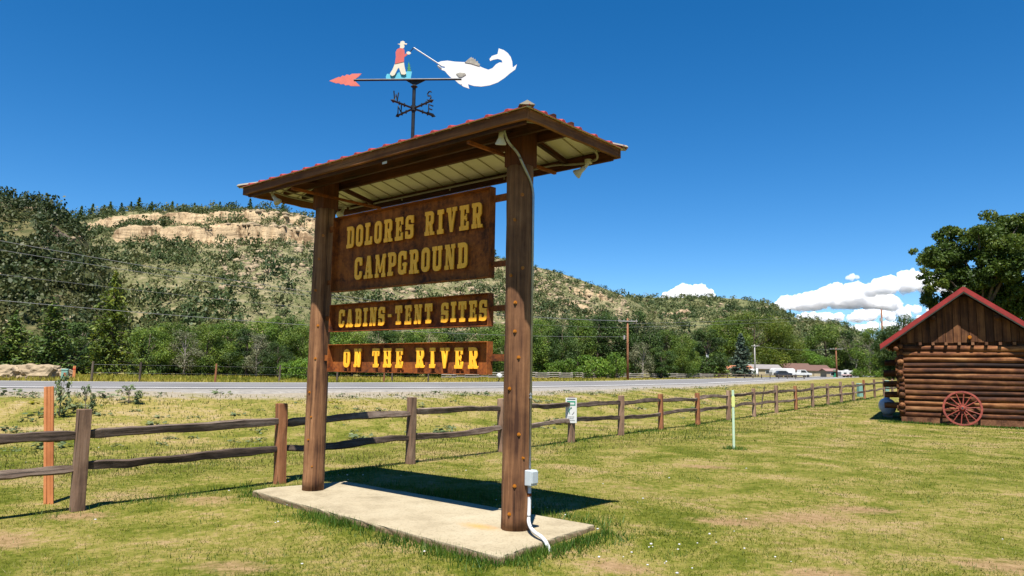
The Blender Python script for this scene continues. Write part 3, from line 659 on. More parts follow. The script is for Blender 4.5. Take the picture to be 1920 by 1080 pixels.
BELT = 'riverside trees in the belt beyond the road'
LBL = {'c': 'leafy mid-green cottonwood in the belt of trees beyond the road', 'd': 'dark green broadleaf tree in the belt beyond the road',
       'g': 'thin grey-green half-bare tree among the green belt trees', 'b': 'low bright green bush at the foot of the tree belt'}
belt = [
    # px, ytop, Y, wide, kind, label key
    (275, 612, 64, 90, 'cotton1', 'c'), (318, 602, 68, 85, 'cotton0', 'c'), (345, 618, 62, 60, 'grey0', 'g'), (385, 606, 66, 85, 'cotton1', 'c'), (425, 600, 70, 85, 'cotton0', 'c'),
    (462, 612, 64, 70, 'cotton2', 'd'), (492, 596, 70, 80, 'cotton1', 'c'), (480, 622, 62, 55, 'grey0', 'g'), (530, 590, 72, 90, 'cotton0', 'c'), (565, 604, 68, 80, 'cotton1', 'c'), (520, 640, 60, 60, 'dark0', 'd'),
    (610, 606, 74, 95, 'cotton0', 'c'), (660, 615, 76, 95, 'cotton1', 'c'), (705, 610, 80, 95, 'dark0', 'd'), (750, 620, 82, 90, 'cotton0', 'c'), (800, 612, 86, 95, 'cotton1', 'c'), (850, 618, 88, 90, 'dark0', 'd'), (900, 612, 92, 90, 'cotton0', 'c'), (945, 606, 98, 85, 'cotton1', 'c'),
    (990, 594, 104, 80, 'cotton0', 'c'), (1022, 598, 108, 74, 'cotton1', 'c'), (1055, 610, 106, 70, 'dark0', 'd'), (1082, 592, 112, 75, 'cotton0', 'c'),
    (1228, 606, 124, 65, 'grey0', 'g'), (1250, 616, 122, 60, 'cotton0', 'c'), (1278, 626, 122, 62, 'cotton1', 'c'), (1240, 648, 112, 55, 'cotton2', 'd'), (1205, 640, 110, 45, 'grey0', 'g'),
    (1284, 652, 126, 46, 'bright0', 'c'), (1325, 614, 150, 75, 'cotton2', 'd'),
    (575, 668, 52, 55, 'bush', 'b'), (545, 676, 52, 45, 'bush', 'b'), (1060, 672, 96, 50, 'bush', 'b'), (1110, 665, 98, 60, 'bush', 'b'), (1040, 680, 96, 45, 'bush', 'b'), (1155, 660, 100, 45, 'bush', 'b'),
]
for (px, yt, Y, wd, kd, lk) in belt:
    tree(kd, px, yt, Y, wd, {'b': 'bush', 'g': 'half_bare_tree'}.get(lk, 'cottonwood_tree' if lk == 'c' else 'broadleaf_tree'), LBL[lk], 'bush' if lk == 'b' else 'tree', BELT + (' low bushes' if lk == 'b' else ' grey' if lk == 'g' else ' dark' if lk == 'd' else ''))
tree('dark0', 1120, 584, 116, 105, 'broadleaf_tree', 'tall dark tree directly left of the red-brown utility pole', 'tree')
tree('dark0', 1190, 582, 118, 90, 'broadleaf_tree', 'tall dark tree directly behind the red-brown utility pole', 'tree')
tree('cotton2', 1155, 600, 119, 80, 'broadleaf_tree', 'dark slender tree between the two tall trees at the utility pole', 'tree')
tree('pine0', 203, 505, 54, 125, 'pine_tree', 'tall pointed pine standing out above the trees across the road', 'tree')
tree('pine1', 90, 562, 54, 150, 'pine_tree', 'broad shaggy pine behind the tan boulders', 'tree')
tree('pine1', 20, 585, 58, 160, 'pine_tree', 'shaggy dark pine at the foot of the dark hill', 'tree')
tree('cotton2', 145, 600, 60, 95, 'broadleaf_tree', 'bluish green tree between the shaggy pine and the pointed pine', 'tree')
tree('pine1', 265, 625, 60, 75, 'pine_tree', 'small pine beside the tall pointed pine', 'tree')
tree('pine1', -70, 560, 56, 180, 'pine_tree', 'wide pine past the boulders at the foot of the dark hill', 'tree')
tree('spruce0', 1346, 612, 158, 52, 'spruce_tree', 'dark spruce beside the small tan house', 'tree')
tree('spruce1', 1390, 622, 162, 62, 'spruce_tree', 'bluish spruce in front of the grey-roofed house', 'tree')
tree('cottonbig', 1415, 584, 235, 150, 'cottonwood_tree', 'very large round cottonwood towering behind the houses', 'tree')
tree('cotton1', 1368, 596, 232, 95, 'cottonwood_tree', 'tall cottonwood behind the two spruces', 'tree')
tree('cottonbig', 1462, 604, 238, 75, 'cottonwood_tree', 'cottonwood on the flank of the very large round one', 'tree')
tree('bright1', 1503, 652, 245, 75, 'broadleaf_tree', 'low round bright green tree behind the brown-roofed building', 'tree')
tree('bright1', 1535, 664, 243, 50, 'broadleaf_tree', 'smaller bright green tree by the brown roof ridge end', 'tree')
tree('cotton1', 1550, 606, 262, 90, 'broadleaf_tree', 'dark tree behind the brown-roofed building', 'tree')
tree('cotton2', 1585, 616, 260, 60, 'broadleaf_tree', 'dark narrow tree behind the white trailer', 'tree')
tree('bare0', 1606, 612, 255, 70, 'bare_tree', 'pale leafless tree rising behind the white trailer', 'tree')
tree('bare0', 1632, 606, 252, 60, 'bare_tree', 'pale leafless tree beside the green tree near the log cabin', 'tree')
tree('cotton0', 1645, 612, 150, 80, 'cottonwood_tree', 'green tree standing between the white trailer and the cabin', 'tree')
tree('cotton2', 1674, 606, 112, 62, 'broadleaf_tree', 'dark slim tree filling the gap beside the cabin eave', 'tree')
tree('dark0', 1700, 588, 110, 80, 'broadleaf_tree', 'dark tree peeping above the cabin eave', 'tree')
tree('bush', 1615, 688, 190, 34, 'bush', 'small round green bush beside the white trailer', 'bush')
tree('bush', 1670, 690, 130, 55, 'bush', 'low bush past the far end of the rail fence', 'bush')
# trees further back that close the valley floor
for px, yt, Y, wd, kd in [(1000, 640, 150, 90, 'dark0'), (1290, 640, 200, 90, 'dark0'), (1330, 650, 215, 80, 'dark0'), (300, 640, 90, 120, 'dark0'), (400, 640, 92, 120, 'dark0'), (500, 640, 95, 120, 'dark0'), (180, 640, 84, 130, 'dark0'), (60, 630, 80, 140, 'dark0'), (1480, 650, 275, 90, 'dark0'), (1690, 640, 250, 90, 'dark0'), (1760, 630, 250, 90, 'dark0'), (640, 650, 100, 110, 'dark0'), (780, 650, 108, 110, 'dark0'), (890, 650, 115, 110, 'dark0')]:
    tree(kd, px, yt, Y, wd, 'broadleaf_tree', 'shaded tree deep in the belt behind the front trees', 'tree', 'trees at the back of the riverside belt')

# pinyon and juniper scrub on the slopes
def shrub_templates(k, nq, seed, qs):
    rng = np.random.default_rng(seed); out = []
    for i in range(k):
        blobs = [(rng.normal() * .38, rng.normal() * .38, .45 + .55 * rng.random(), .38 + .25 * rng.random(), .9) for _ in range(5)]
        P, d, kk = crown_points(blobs, nq, rng, 0.6); P[:, 2] = np.maximum(P[:, 2], 0.02)
        d[:, 2] += 0.5; d /= np.linalg.norm(d, axis=1, keepdims=True)
        V, _ = rquads(P, qs * (0.7 + 0.6 * rng.random(nq)), d, 0.5, rng); out.append((V, np.repeat(0.35 * rng.random(nq), 4)))
    return out
TPL = shrub_templates(10, 26, 5, 0.46); TPL_BIG = shrub_templates(10, 66, 6, 0.29)
def scatter_scrub(name, Hh, n, r0, r1, label, seed, xlim=None, dens=None, small=1.25, mat='scrub'):
    rng = np.random.default_rng(seed); nt_ = Hh['nt']; nx = len(Hh['px'])
    Vs = []; Rs = []; cnt = 0
    Xr, Yr, Zr, K = Hh['X'], Hh['Y'], Hh['Z'], Hh['rock']
    # area weight ~ depth
    while cnt < n:
        ti = rng.random(4000) * (nt_ - 1.01); xi = rng.random(4000) * (nx - 1.01)
        a = ti.astype(int); b = xi.astype(int)
        x, y, z, k = Xr[a, b], Yr[a, b], Zr[a, b], K[a, b]
        fx = (xi - b)[:, None]; ft = (ti - a)[:, None]
        x = x + (Xr[a, b + 1] - x) * fx[:, 0] + (Xr[a + 1, b] - Xr[a, b]) * ft[:, 0]; y = y + (Yr[a + 1, b] - y) * ft[:, 0]
        z = z + (Zr[a, b + 1] - z) * fx[:, 0] + (Zr[a + 1, b] - Zr[a, b]) * ft[:, 0]
        pr = np.clip(0.66 + 1.5 * fbm(x, y, 0.012, seed + 4) + 1.5 * fbm(x, y, 0.05, seed + 2), 0.26, 1) * np.where(k < 0.25, 1.0, np.where(k < .7, .35, .06))
        if dens is not None: pr = pr * dens(Hh['px'][b], a / nt_)
        ok = rng.random(4000) < pr
        for X_, Y_, Z_ in zip(x[ok], y[ok], z[ok]):
            if cnt >= n: break
            s = r0 + (r1 - r0) * rng.random() ** 2.6; V, R1 = (TPL if s < small else TPL_BIG)[rng.integers(10)]; an = rng.random() * 6.283; ca, sa = math.cos(an), math.sin(an)
            tall = s * rng.uniform(0.8, 1.35)
            W_ = np.stack([V[:, 0] * ca - V[:, 1] * sa, V[:, 0] * sa + V[:, 1] * ca, V[:, 2]], 1) * (s, s, tall) + (X_, Y_, Z_ - 0.15 * s)
            Vs.append(W_); Rs.append(np.clip(R1 + rng.random() ** 1.3 * 0.8, 0, 1)); cnt += 1
    V = np.concatenate(Vs); me = bigmesh(name, V, np.arange(len(V)).reshape(-1, 4), mat, np.concatenate(Rs))
    return stuff(link(name, me, None), label, 'scrub')
scatter_scrub('dark_hill_scrub', HA, 2900, 0.5, 2.9, 'dense dark scrub covering the steep left hill', 31, small=1.0, mat='scrub_dark')
scatter_scrub('mesa_scrub', HB, 8600, 0.4, 3.0, 'pinyon and juniper scrub dotted over the rocky mesa slope', 32,
              dens=lambda px, t: np.where(px < 420, 1.0, np.where(px < 640, 0.5, 0.55)))
TPL_T = shrub_templates(10, 12, 8, 0.6)
_keep = TPL; TPL = TPL_T
scatter_scrub('mesa_undergrowth', HB, 6500, 0.35, 1.0, 'sparse low brush and bunch grass on the mesa slope', 36, dens=lambda px, t: np.where(px < 400, 0.3, 1.0), small=9)
TPL = _keep
scatter_scrub('far_hill_scrub', HC, 5600, 0.9, 4.0, 'green scrub over the far rounded hill', 33, small=2.9)
scatter_scrub('distant_hill_scrub', HD, 320, 3, 6, 'scrub on the distant hill behind the cabin', 34, small=99)
# pines that stand out on the crest
for px, yt in [(150, 388), (182, 384), (203, 386), (236, 376), (262, 384), (300, 383), (345, 386), (392, 384), (450, 378), (515, 382), (128, 392), (170, 390), (222, 384), (1180, 550), (1430, 564), (1484, 583)]:
    Hh = HB if px < 1150 else HC
    b = int(np.argmin(abs(Hh['px'] - px))); a = Hh['nt'] - 2
    X, Y, Z = Hh['X'][a, b], Hh['Y'][a, b], Hh['Z'][a, b]
    c, t, mat, bark = TREES['crest']; Ht = at(px, yt, Y).z - Z + 2
    e = empty('pine_tree', (X, Y, Z - 0.4), random.random() * 6); k = max(3.5, Ht) / 10; e.scale = (k * 1.7, k * 1.7, k)
    link('trunk', t, bark, e); link('crown', c, mat, e)
    tag(e, 'small pointed pine on the crest of the mesa' if px < 1150 else 'small pine on the skyline of the far hill', 'tree', 'pines along the mesa crest' if px < 1150 else 'pines along the far skyline')
# rocks on the slopes
def rock_verts(seed):
    rng = np.random.default_rng(seed)
    import bmesh
    b = bmesh.new(); bmesh.ops.create_icosphere(b, subdivisions=1, radius=1)
    V = np.array([v.co[:] for v in b.verts]); Fq = np.array([[v.index for v in f.verts] for f in b.faces]); b.free()
    V = V * (0.75 + 0.5 * rng.random((len(V), 1))) * (1, 0.8, 0.6); return V, Fq
RT = [rock_verts(i) for i in range(6)]
def scatter_rocks(name, Hh, n, s0, s1, seed, pxr, tr_, label):
    rng = np.random.default_rng(seed); Vs = []; Fs = []; k = 0
    cand = np.where((Hh['px'] > pxr[0]) & (Hh['px'] < pxr[1]))[0]
    for i in range(n):
        b = rng.choice(cand); a = int((tr_[0] + (tr_[1] - tr_[0]) * rng.random()) * (Hh['nt'] - 2)); p = (Hh['X'][a, b], Hh['Y'][a, b], Hh['Z'][a, b])
        if fbm(np.array([p[0]]), np.array([p[1]]), 0.03, seed)[0] < -0.06: continue
        V, Fq = RT[rng.integers(6)]; s = s0 + (s1 - s0) * rng.random() ** 2.5; an = rng.random() * 6.28; ca, sa = math.cos(an), math.sin(an)
        W_ = np.stack([V[:, 0] * ca - V[:, 1] * sa, V[:, 0] * sa + V[:, 1] * ca, V[:, 2]], 1) * s + p; Vs.append(W_); Fs.append(Fq + k); k += len(V)
    me = bigmesh(name, np.concatenate(Vs), np.concatenate(Fs), 'rock'); return stuff(link(name, me, None), label, 'rocks')
scatter_rocks('slope_rocks', HB, 3200, 0.3, 1.9, 41, (400, 1180), (0.15, 0.97), 'pale sandstone rocks strewn down the mesa slope')
scatter_rocks('slope_rocks', HA, 120, 0.3, 1.3, 42, (-100, 260), (0.1, 0.95), 'grey rocks among the scrub of the dark hill')
scatter_rocks('slope_rocks', HC, 420, 0.8, 3.4, 43, (1100, 1600), (0.3, 0.9), 'tan rocks on the far rounded hill')

# ------------------------------------------------------------------ clouds
def cloud(name, puffs, Y, label, group=None, seed=0):
    import bmesh
    rnd = random.Random(seed); mb = bmesh.new(); ctr = at(puffs[0][0], puffs[0][1], Y)
    k = Y / F_PX
    for (px, py, r, d) in puffs:
        c = at(px, py, Y) - ctr; c.y += d * k
        m = bmesh.new(); bmesh.ops.create_icosphere(m, subdivisions=3, radius=1)
        off = Vector((rnd.random() * 100,) * 3)
        for v in m.verts:
            n_ = v.co.normalized()
            dsp = 0.36 * noise.noise(n_ * 1.6 + off) + 0.42 * abs(noise.noise(n_ * 3.4 + off)) + 0.34 * abs(noise.noise(n_ * 7.5 + off))
            z = n_ * (0.68 + dsp) * r * k
            v.co = z + c
        me_ = bpy.data.meshes.new('t'); m.to_mesh(me_); m.free(); mb.from_mesh(me_); bpy.data.meshes.remove(me_)
    me = bpy.data.meshes.new(name); mb.to_mesh(me); mb.free(); me.shade_smooth(); me.materials.append(M['cloud'])
    o = link(name, me, None, None, ctr); tag(o, label, 'cloud', group)
    rm = o.modifiers.new('remesh', 'REMESH'); rm.mode = 'VOXEL'; rm.voxel_size = 1.15 * k; rm.use_smooth_shade = True
    return o
def bank(top, base, r0, r1, n, seed):
    rnd = random.Random(seed); xs, ys = zip(*top); out = []
    for i in range(n):
        x = rnd.uniform(xs[0], xs[-1]); yt = float(np.interp(x, xs, ys)); r = min(rnd.uniform(r0, r1), (base - yt) * .6 + 3)
        y = yt + r * .8 + max(0, base - yt - r * 1.5) * rnd.random() ** 1.5; out.append((x, y, r, rnd.uniform(-1.5, 1.5) * r))
    return out
cloud('cumulus_cloud', bank([(1250, 552), (1260, 538), (1276, 531), (1290, 524), (1304, 531), (1324, 540), (1338, 551)], 570, 5, 15, 60, 3), 5200, 'small rounded white cloud peeping over the ridge', seed=1)
cloud('cumulus_cloud', bank([(1458, 566), (1475, 554), (1492, 552), (1510, 553), (1528, 546), (1545, 540), (1560, 532), (1585, 529), (1612, 530), (1622, 540), (1645, 540), (1660, 548), (1672, 560)], 580, 5, 18, 190, 4), 5600, 'long white cumulus bank standing above the far ridge', seed=2)
cloud('cumulus_cloud', bank([(1640, 530), (1660, 518), (1678, 512), (1690, 503), (1704, 505), (1725, 514), (1760, 518), (1800, 528)], 552, 5, 17, 120, 6), 5000, 'white cumulus towering behind the big tree', seed=3)
cloud('cumulus_cloud', bank([(1500, 590), (1530, 583), (1570, 586), (1600, 582), (1640, 577), (1690, 566), (1740, 572), (1800, 580)], 604, 7, 12, 70, 7), 6500, 'low layered cloud under the white cumulus bank', seed=5)
cloud('cumulus_cloud', bank([(1590, 612), (1640, 602), (1700, 600), (1760, 604), (1800, 610)], 626, 6, 11, 40, 8), 7000, 'lowest band of white cloud just above the trees', seed=6)
cloud('cloud_wisp', [(1597, 520, 8, 0), (1590, 521, 5, 3), (1606, 520, 5, -3)], 5200, 'tiny lone grey cloud wisp above the cumulus', seed=9)

# ------------------------------------------------------------------ concrete pad
def slab():
    pts = [(-0.61, 0.92), (0.6, 0.83), (1.6, 0.76), (2.7, 0.66), (3.72, 0.56), (3.80, 0.30), (3.70, -0.2), (3.60, -0.72), (2.5, -0.71), (1.5, -0.73), (0.5, -0.70), (-0.44, -0.70), (-0.49, -0.1), (-0.55, 0.4)]
    P = []
    for i, p in enumerate(pts):                                # subdivide and roughen the edge
        q = pts[(i + 1) % len(pts)]
        for k in range(8):
            t = k / 8; a = Vector((p[0] + (q[0] - p[0]) * t, p[1] + (q[1] - p[1]) * t, 0)); a += Vector((random.gauss(0, .005), random.gauss(0, .005), 0)); P.append(a)
    n = len(P); vs = []; fs = []; cx = sum((p for p in P), Vector()) / n
    prof = [(1.0, -0.25), (1.0, 0.075), (0.996, 0.108), (0.994, 0.12), (0.97, 0.122)]
    for s, z in prof:
        for p in P:
            q = cx + (p - cx) * s; j = 0.003 * random.gauss(0, 1) if s > .99 and z < .11 else 0
            vs.append((q.x + j, q.y + j, z))
    for k in range(len(prof) - 1):
        for i in range(n): fs.append((k * n + i, k * n + (i + 1) % n, (k + 1) * n + (i + 1) % n, (k + 1) * n + i))
    fs.append(tuple(range((len(prof) - 1) * n, len(prof) * n)))
    o = MB().add(vs, fs).obj('concrete_pad', 'concrete', None, SIGN_O, False, 0, rotz(SIGN_YAW))
    struct(o)
slab()

# ------------------------------------------------------------------ the sign
sign = empty('campground_sign', (SIGN_O.x, SIGN_O.y, 0.12), SIGN_YAW)
tag(sign, 'rusted steel campground sign panels on two log posts under a red roof', 'sign')
ZB = 0.12
def sl(z): return z - ZB
POSTW = 3.289
def log_post(u):
    n, rings = 20, 26; vs = []; fs = []; rp = random.Random(int(u * 10) + 3)
    ph = [rp.random() * 6.28 for _ in range(5)]
    for k in range(rings):
        z = sl(0.10) + (sl(3.66) - sl(0.10)) * k / (rings - 1)
        for j in range(n):
            a = 2 * math.pi * j / n
            r = 0.138 - 0.006 * k / rings + 0.005 * math.sin(2 * a + ph[0]) + 0.004 * math.sin(3 * a + ph[1] + z * .6) + rp.gauss(0, .0012)
            if j % 7 == 3: r -= 0.006                       # drying checks
            vs.append((u + r * math.cos(a) + 0.006 * math.sin(z * 1.3 + ph[2]), r * math.sin(a), z))
    for k in range(rings - 1):
        for j in range(n): fs.append((k * n + j, k * n + (j + 1) % n, (k + 1) * n + (j + 1) % n, (k + 1) * n + j))
    fs += [tuple(range(n))[::-1], tuple(range((rings - 1) * n, rings * n))]
    o = MB().add(vs, fs).obj('post', 'post', sign, smooth=True)
    b = MB()
    b.box((u, 0, sl((3.655 + 4.07) / 2)), (0.24, 0.235, 4.07 - 3.655))
    b.obj('post_top', 'post_top', o, bevel=0.012)
    return o
boltme = None
for u, spots in ((0.0, [(3.35, .3), (3.10, -.25), (2.62, .4), (2.55, -.5), (2.28, -.1), (2.0, -.1), (1.75, .2), (1.45, -.45), (1.02, .3), (0.80, .65), (0.54, .05), (0.28, -.3)]),
                 (POSTW, [(3.3, .3), (3.0, 0), (2.6, -.2), (2.15, .2), (1.74, .1), (1.32, -.35), (1.02, .0), (0.74, -.2), (0.42, .25)])):
    po = log_post(u)
    for z, a in spots:                                           # a = angle from the face that looks at the viewer
        d = Vector((math.sin(-0.55 - a), math.cos(-0.55 - a), 0))
        c = Vector((u, 0, sl(z))) + d * 0.132
        if boltme is None:
            boltme = MB().cyl((0, 0, 0), (0, 0.006, 0), 0.018, 10).cyl((0, 0.004, 0), (0, 0.017, 0), 0.010, 6).mesh('bolt')
        link('bolt', boltme, 'bolt', po, c, 0, Matrix.Rotation(math.atan2(-d.x, d.y), 3, 'Z'))

# letter glyphs -------------------------------------------------------------
def sd_rect(X, Y, a, b, c, d): return np.maximum(np.maximum(a - X, X - c), np.maximum(b - Y, Y - d))
def sd_rr(X, Y, a, b, c, d, r):
    qx = np.abs(X - (a + c) / 2) - (c - a) / 2 + r; qy = np.abs(Y - (b + d) / 2) - (d - b) / 2 + r
    return np.hypot(np.maximum(qx, 0), np.maximum(qy, 0)) + np.minimum(np.maximum(qx, qy), 0) - r
def sd_poly(X, Y, pts):
    area = sum(pts[i][0] * pts[(i + 1) % len(pts)][1] - pts[(i + 1) % len(pts)][0] * pts[i][1] for i in range(len(pts)))
    if area < 0: pts = pts[::-1]
    r = None
    for i in range(len(pts)):
        (ax, ay), (bx, by) = pts[i], pts[(i + 1) % len(pts)]; L = math.hypot(bx - ax, by - ay)
        e = ((X - ax) * (by - ay) - (Y - ay) * (bx - ax)) / L; r = e if r is None else np.maximum(r, e)
    return r
R4 = lambda *a: ('+', 'r', a)
X4 = lambda *a: ('-', 'r', a)
RR = lambda *a: ('+', 'o', a)
XR = lambda *a: ('-', 'o', a)
PG = lambda *a: ('+', 'p', a)
GL = {
 'I': (.36, [R4(0, 0, .36, .19), R4(0, .81, .36, 1), R4(.09, 0, .27, 1)]),
 'L': (.50, [R4(0, 0, .5, .18), R4(.36, 0, .5, .36), R4(.07, 0, .25, 1), R4(0, .82, .34, 1)]),
 'E': (.50, [R4(0, 0, .5, .17), R4(0, .83, .5, 1), R4(.07, 0, .25, 1), R4(.25, .43, .40, .57), R4(.34, .36, .40, .64), R4(.37, 0, .5, .33), R4(.37, .67, .5, 1)]),
 'T': (.52, [R4(0, .82, .52, 1), R4(0, .60, .11, 1), R4(.41, .60, .52, 1), R4(.17, 0, .35, 1), R4(.07, 0, .45, .18)]),
 'H': (.56, [R4(.05, 0, .21, 1), R4(.35, 0, .51, 1), R4(0, .82, .26, 1), R4(.30, .82, .56, 1), R4(0, 0, .26, .18), R4(.30, 0, .56, .18), R4(.2, .43, .36, .57)]),
 'N': (.56, [R4(.06, 0, .16, 1), R4(.40, 0, .50, 1), R4(0, 0, .22, .17), R4(0, .83, .2, 1), R4(.34, .83, .56, 1), PG((.06, 1), (.25, 1), (.50, 0), (.32, 0))]),
 'M': (.68, [R4(.05, 0, .16, 1), R4(.50, 0, .63, 1), R4(0, 0, .24, .17), R4(.43, 0, .68, .17), R4(0, .83, .2, 1), R4(.48, .83, .68, 1), PG((.05, 1), (.22, 1), (.37, .2), (.29, .2)), PG((.63, 1), (.50, 1), (.29, .2), (.37, .2))]),
 'A': (.60, [PG((.2, 1), (.32, 1), (.18, 0), (.07, 0)), PG((.22, 1), (.40, 1), (.54, 0), (.35, 0)), R4(.16, .27, .40, .38), R4(0, 0, .25, .16), R4(.30, 0, .6, .16)]),
 'V': (.58, [R4(0, .83, .27, 1), R4(.33, .83, .58, 1), PG((.05, 1), (.25, 1), (.36, 0), (.22, 0)), PG((.41, 1), (.52, 1), (.36, 0), (.25, 0))]),
 'U': (.56, [RR(.05, 0, .51, .7, .18), R4(.05, .3, .21, 1), R4(.37, .3, .51, 1), R4(0, .83, .27, 1), R4(.31, .83, .56, 1), XR(.21, .19, .37, .7, .07), X4(.21, .5, .37, .83)]),
 'O': (.48, [RR(0, 0, .48, 1, .22), XR(.17, .19, .31, .81, .07)]),
 'C': (.50, [RR(0, 0, .5, 1, .21), XR(.17, .19, .34, .81, .07), X4(.28, .36, .6, .60), X4(.34, .36, .6, .62), R4(.38, .62, .5, .97)]),
 'G': (.54, [RR(0, 0, .5, 1, .21), XR(.17, .19, .34, .81, .07), X4(.30, .5, .6, .62), R4(.38, .62, .5, .97), R4(.34, .03, .5, .46), R4(.28, .36, .54, .48)]),
 'S': (.50, [RR(0, .42, .5, 1, .19), RR(0, 0, .5, .58, .19), XR(.17, .61, .34, .83, .06), XR(.16, .17, .33, .39, .06), X4(.27, .60, .52, .68), X4(-.02, .32, .22, .40), R4(.38, .66, .5, .98), R4(0, .02, .12, .34)]),
 'D': (.52, [R4(0, 0, .3, .17), R4(0, .83, .3, 1), RR(.06, 0, .52, 1, .2), R4(.06, 0, .24, 1), XR(.23, .18, .36, .82, .06)]),
 'P': (.52, [R4(.06, 0, .23, 1), R4(0, 0, .34, .17), R4(0, .83, .25, 1), RR(.06, .38, .52, 1, .18), XR(.23, .54, .36, .85, .05)]),
 'R': (.57, [R4(.06, 0, .23, 1), R4(0, 0, .28, .17), R4(0, .83, .25, 1), RR(.06, .42, .52, 1, .17), XR(.23, .57, .35, .85, .05), PG((.26, .5), (.42, .5), (.50, 0), (.33, 0)), R4(.35, 0, .57, .13)]),
 'B': (.53, [R4(0, 0, .25, .17), R4(0, .83, .25, 1), R4(.06, 0, .23, 1), RR(.06, .44, .5, 1, .16), RR(.06, 0, .53, .56, .16), XR(.23, .59, .34, .85, .04), XR(.23, .16, .36, .42, .04)]),
 '-': (.26, [R4(0, .42, .26, .57)]),
}
def contour(field, x0, y0, h):
    ny, nx = field.shape; edges = {}
    def ip(i, j, k, l_):
        a, b = field[j, i], field[l_, k]; t = a / (a - b); return (x0 + (i + (k - i) * t) * h, y0 + (j + (l_ - j) * t) * h)
    segs = {}
    for j in range(ny - 1):
        for i in range(nx - 1):
            c = [(i, j), (i + 1, j), (i + 1, j + 1), (i, j + 1)]; s = [field[b, a] < 0 for a, b in c]
            if all(s) or not any(s): continue
            ent, ext = [], []
            for k in range(4):
                a, b = c[k], c[(k + 1) % 4]; key = tuple(sorted((a, b)))
                if s[k] and not s[(k + 1) % 4]: ext.append(key)
                if not s[k] and s[(k + 1) % 4]: ent.append(key)
            for a, b in zip(ext, ent): segs[a] = b
    loops = []
    while segs:
        st, nx_ = next(iter(segs.items())); lp = []; cur = st
        while cur in segs:
            (a, b) = cur; lp.append(ip(a[0], a[1], b[0], b[1])); cur = segs.pop(cur)
        if len(lp) > 4: loops.append(lp)
    return loops
def simplify(lp, eps=0.0018):
    out = []; n = len(lp)
    keep = [True] * n
    changed = True; pts = lp[:]
    while changed and len(pts) > 4:
        changed = False; res = []; i = 0; n = len(pts)
        skip = False
        for i in range(n):
            p, q, r = pts[i - 1], pts[i], pts[(i + 1) % n]
            d = abs((r[0] - p[0]) * (q[1] - p[1]) - (r[1] - p[1]) * (q[0] - p[0])) / (math.hypot(r[0] - p[0], r[1] - p[1]) + 1e-9)
            if d < eps and not skip and math.hypot(r[0] - p[0], r[1] - p[1]) < 0.4: skip = True; changed = True
            else: res.append(q); skip = False
        pts = res
    return pts
GMESH = {}
def glyph_mesh(ch, hgt, depth, sx=1.0):
    key = (ch, round(hgt, 3), round(sx, 3))
    if key in GMESH: return GMESH[key]
    wd, ops = GL[ch]; h = 0.0125; xs = np.arange(-0.05, wd + 0.06, h); ys = np.arange(-0.05, 1.06, h); X, Y = np.meshgrid(xs, ys)
    fl = np.full(X.shape, 1.0)
    for sg, kd, a in ops:
        d = sd_rect(X, Y, *a) if kd == 'r' else sd_rr(X, Y, *a) if kd == 'o' else sd_poly(X, Y, list(a))
        fl = np.minimum(fl, d) if sg == '+' else np.maximum(fl, -d)
    fl = np.where(np.abs(fl) < 1e-6, 1e-6, fl)
    cu = bpy.data.curves.new('glyph', 'CURVE'); cu.dimensions = '2D'; cu.fill_mode = 'BOTH'; cu.extrude = depth / 2; cu.bevel_depth = 0
    for lp in contour(fl, -0.05, -0.05, h):
        lp = simplify(lp); sp = cu.splines.new('POLY'); sp.points.add(len(lp) - 1)
        for p, q in zip(sp.points, lp): p.co = ((q[0] - wd / 2) * hgt * sx, (q[1] - 0.5) * hgt, 0, 1)
        sp.use_cyclic_u = True
    ob = bpy.data.objects.new('glyph', cu); COL.objects.link(ob); bpy.context.view_layer.update()
    me = bpy.data.meshes.new_from_object(ob.evaluated_get(bpy.context.evaluated_depsgraph_get())); me.name = 'letter'
    bpy.data.objects.remove(ob); bpy.data.curves.remove(cu)
    me.materials.clear(); me.materials.append(M['yellow'])
    GMESH[key] = me; return me

def panel(zt, zb, uL=3.024, uR=0.365, depth=0.085):
    mb = MB(); uc = (uL + uR) / 2; W_ = uL - uR; zc = sl((zt + zb) / 2); Hh = zt - zb; th = 0.008
    mb.box((uc, -0.03, zc), (W_, th, Hh))
    mb.box((uc, -0.03 + depth / 2, zc + Hh / 2 + th / 2), (W_ + 2 * th, depth, th)); mb.box((uc, -0.03 + depth / 2, zc - Hh / 2 - th / 2), (W_ + 2 * th, depth, th))
    mb.box((uL + th / 2, -0.03 + depth / 2, zc), (th, depth, Hh)); mb.box((uR - th / 2, -0.03 + depth / 2, zc), (th, depth, Hh))
    o = mb.obj('sign_panel', 'rust', sign); return o
LETROT = Matrix(((-1, 0, 0), (0, 0, 1), (0, 1, 0)))           # glyph x -> -u, glyph y -> z, normal -> +v
def word(panel_o, txt, u0, u1, z0, z1, sx=1.0):
    hgt = z1 - z0; ws = [GL[c][0] * hgt * sx for c in txt]; gap = (u0 - u1 - sum(ws)) / max(1, len(txt) - 1); u = u0
    for c, w_ in zip(txt, ws):
        me = glyph_mesh(c, hgt, 0.012, sx)
        ob = link('letter' if c != '-' else 'dash', me, None, panel_o, (u - w_ / 2, 0.016 + random.uniform(-.002, .002), sl((z0 + z1) / 2) + random.uniform(-.003, .003)), 0, LETROT)
        u -= w_ + gap
p1 = panel(3.505, 2.576); p1['label'] = 'large rusty panel reading Dolores River Campground'
word(p1, 'DOLORES', 2.79, 1.56, 3.104, 3.375); word(p1, 'RIVER', 1.37, 0.495, 3.104, 3.375); word(p1, 'CAMPGROUND', 2.604, 0.70, 2.695, 2.97)
p2 = panel(2.399, 2.076); p2['label'] = 'narrow rusty panel reading Cabins Tent Sites'
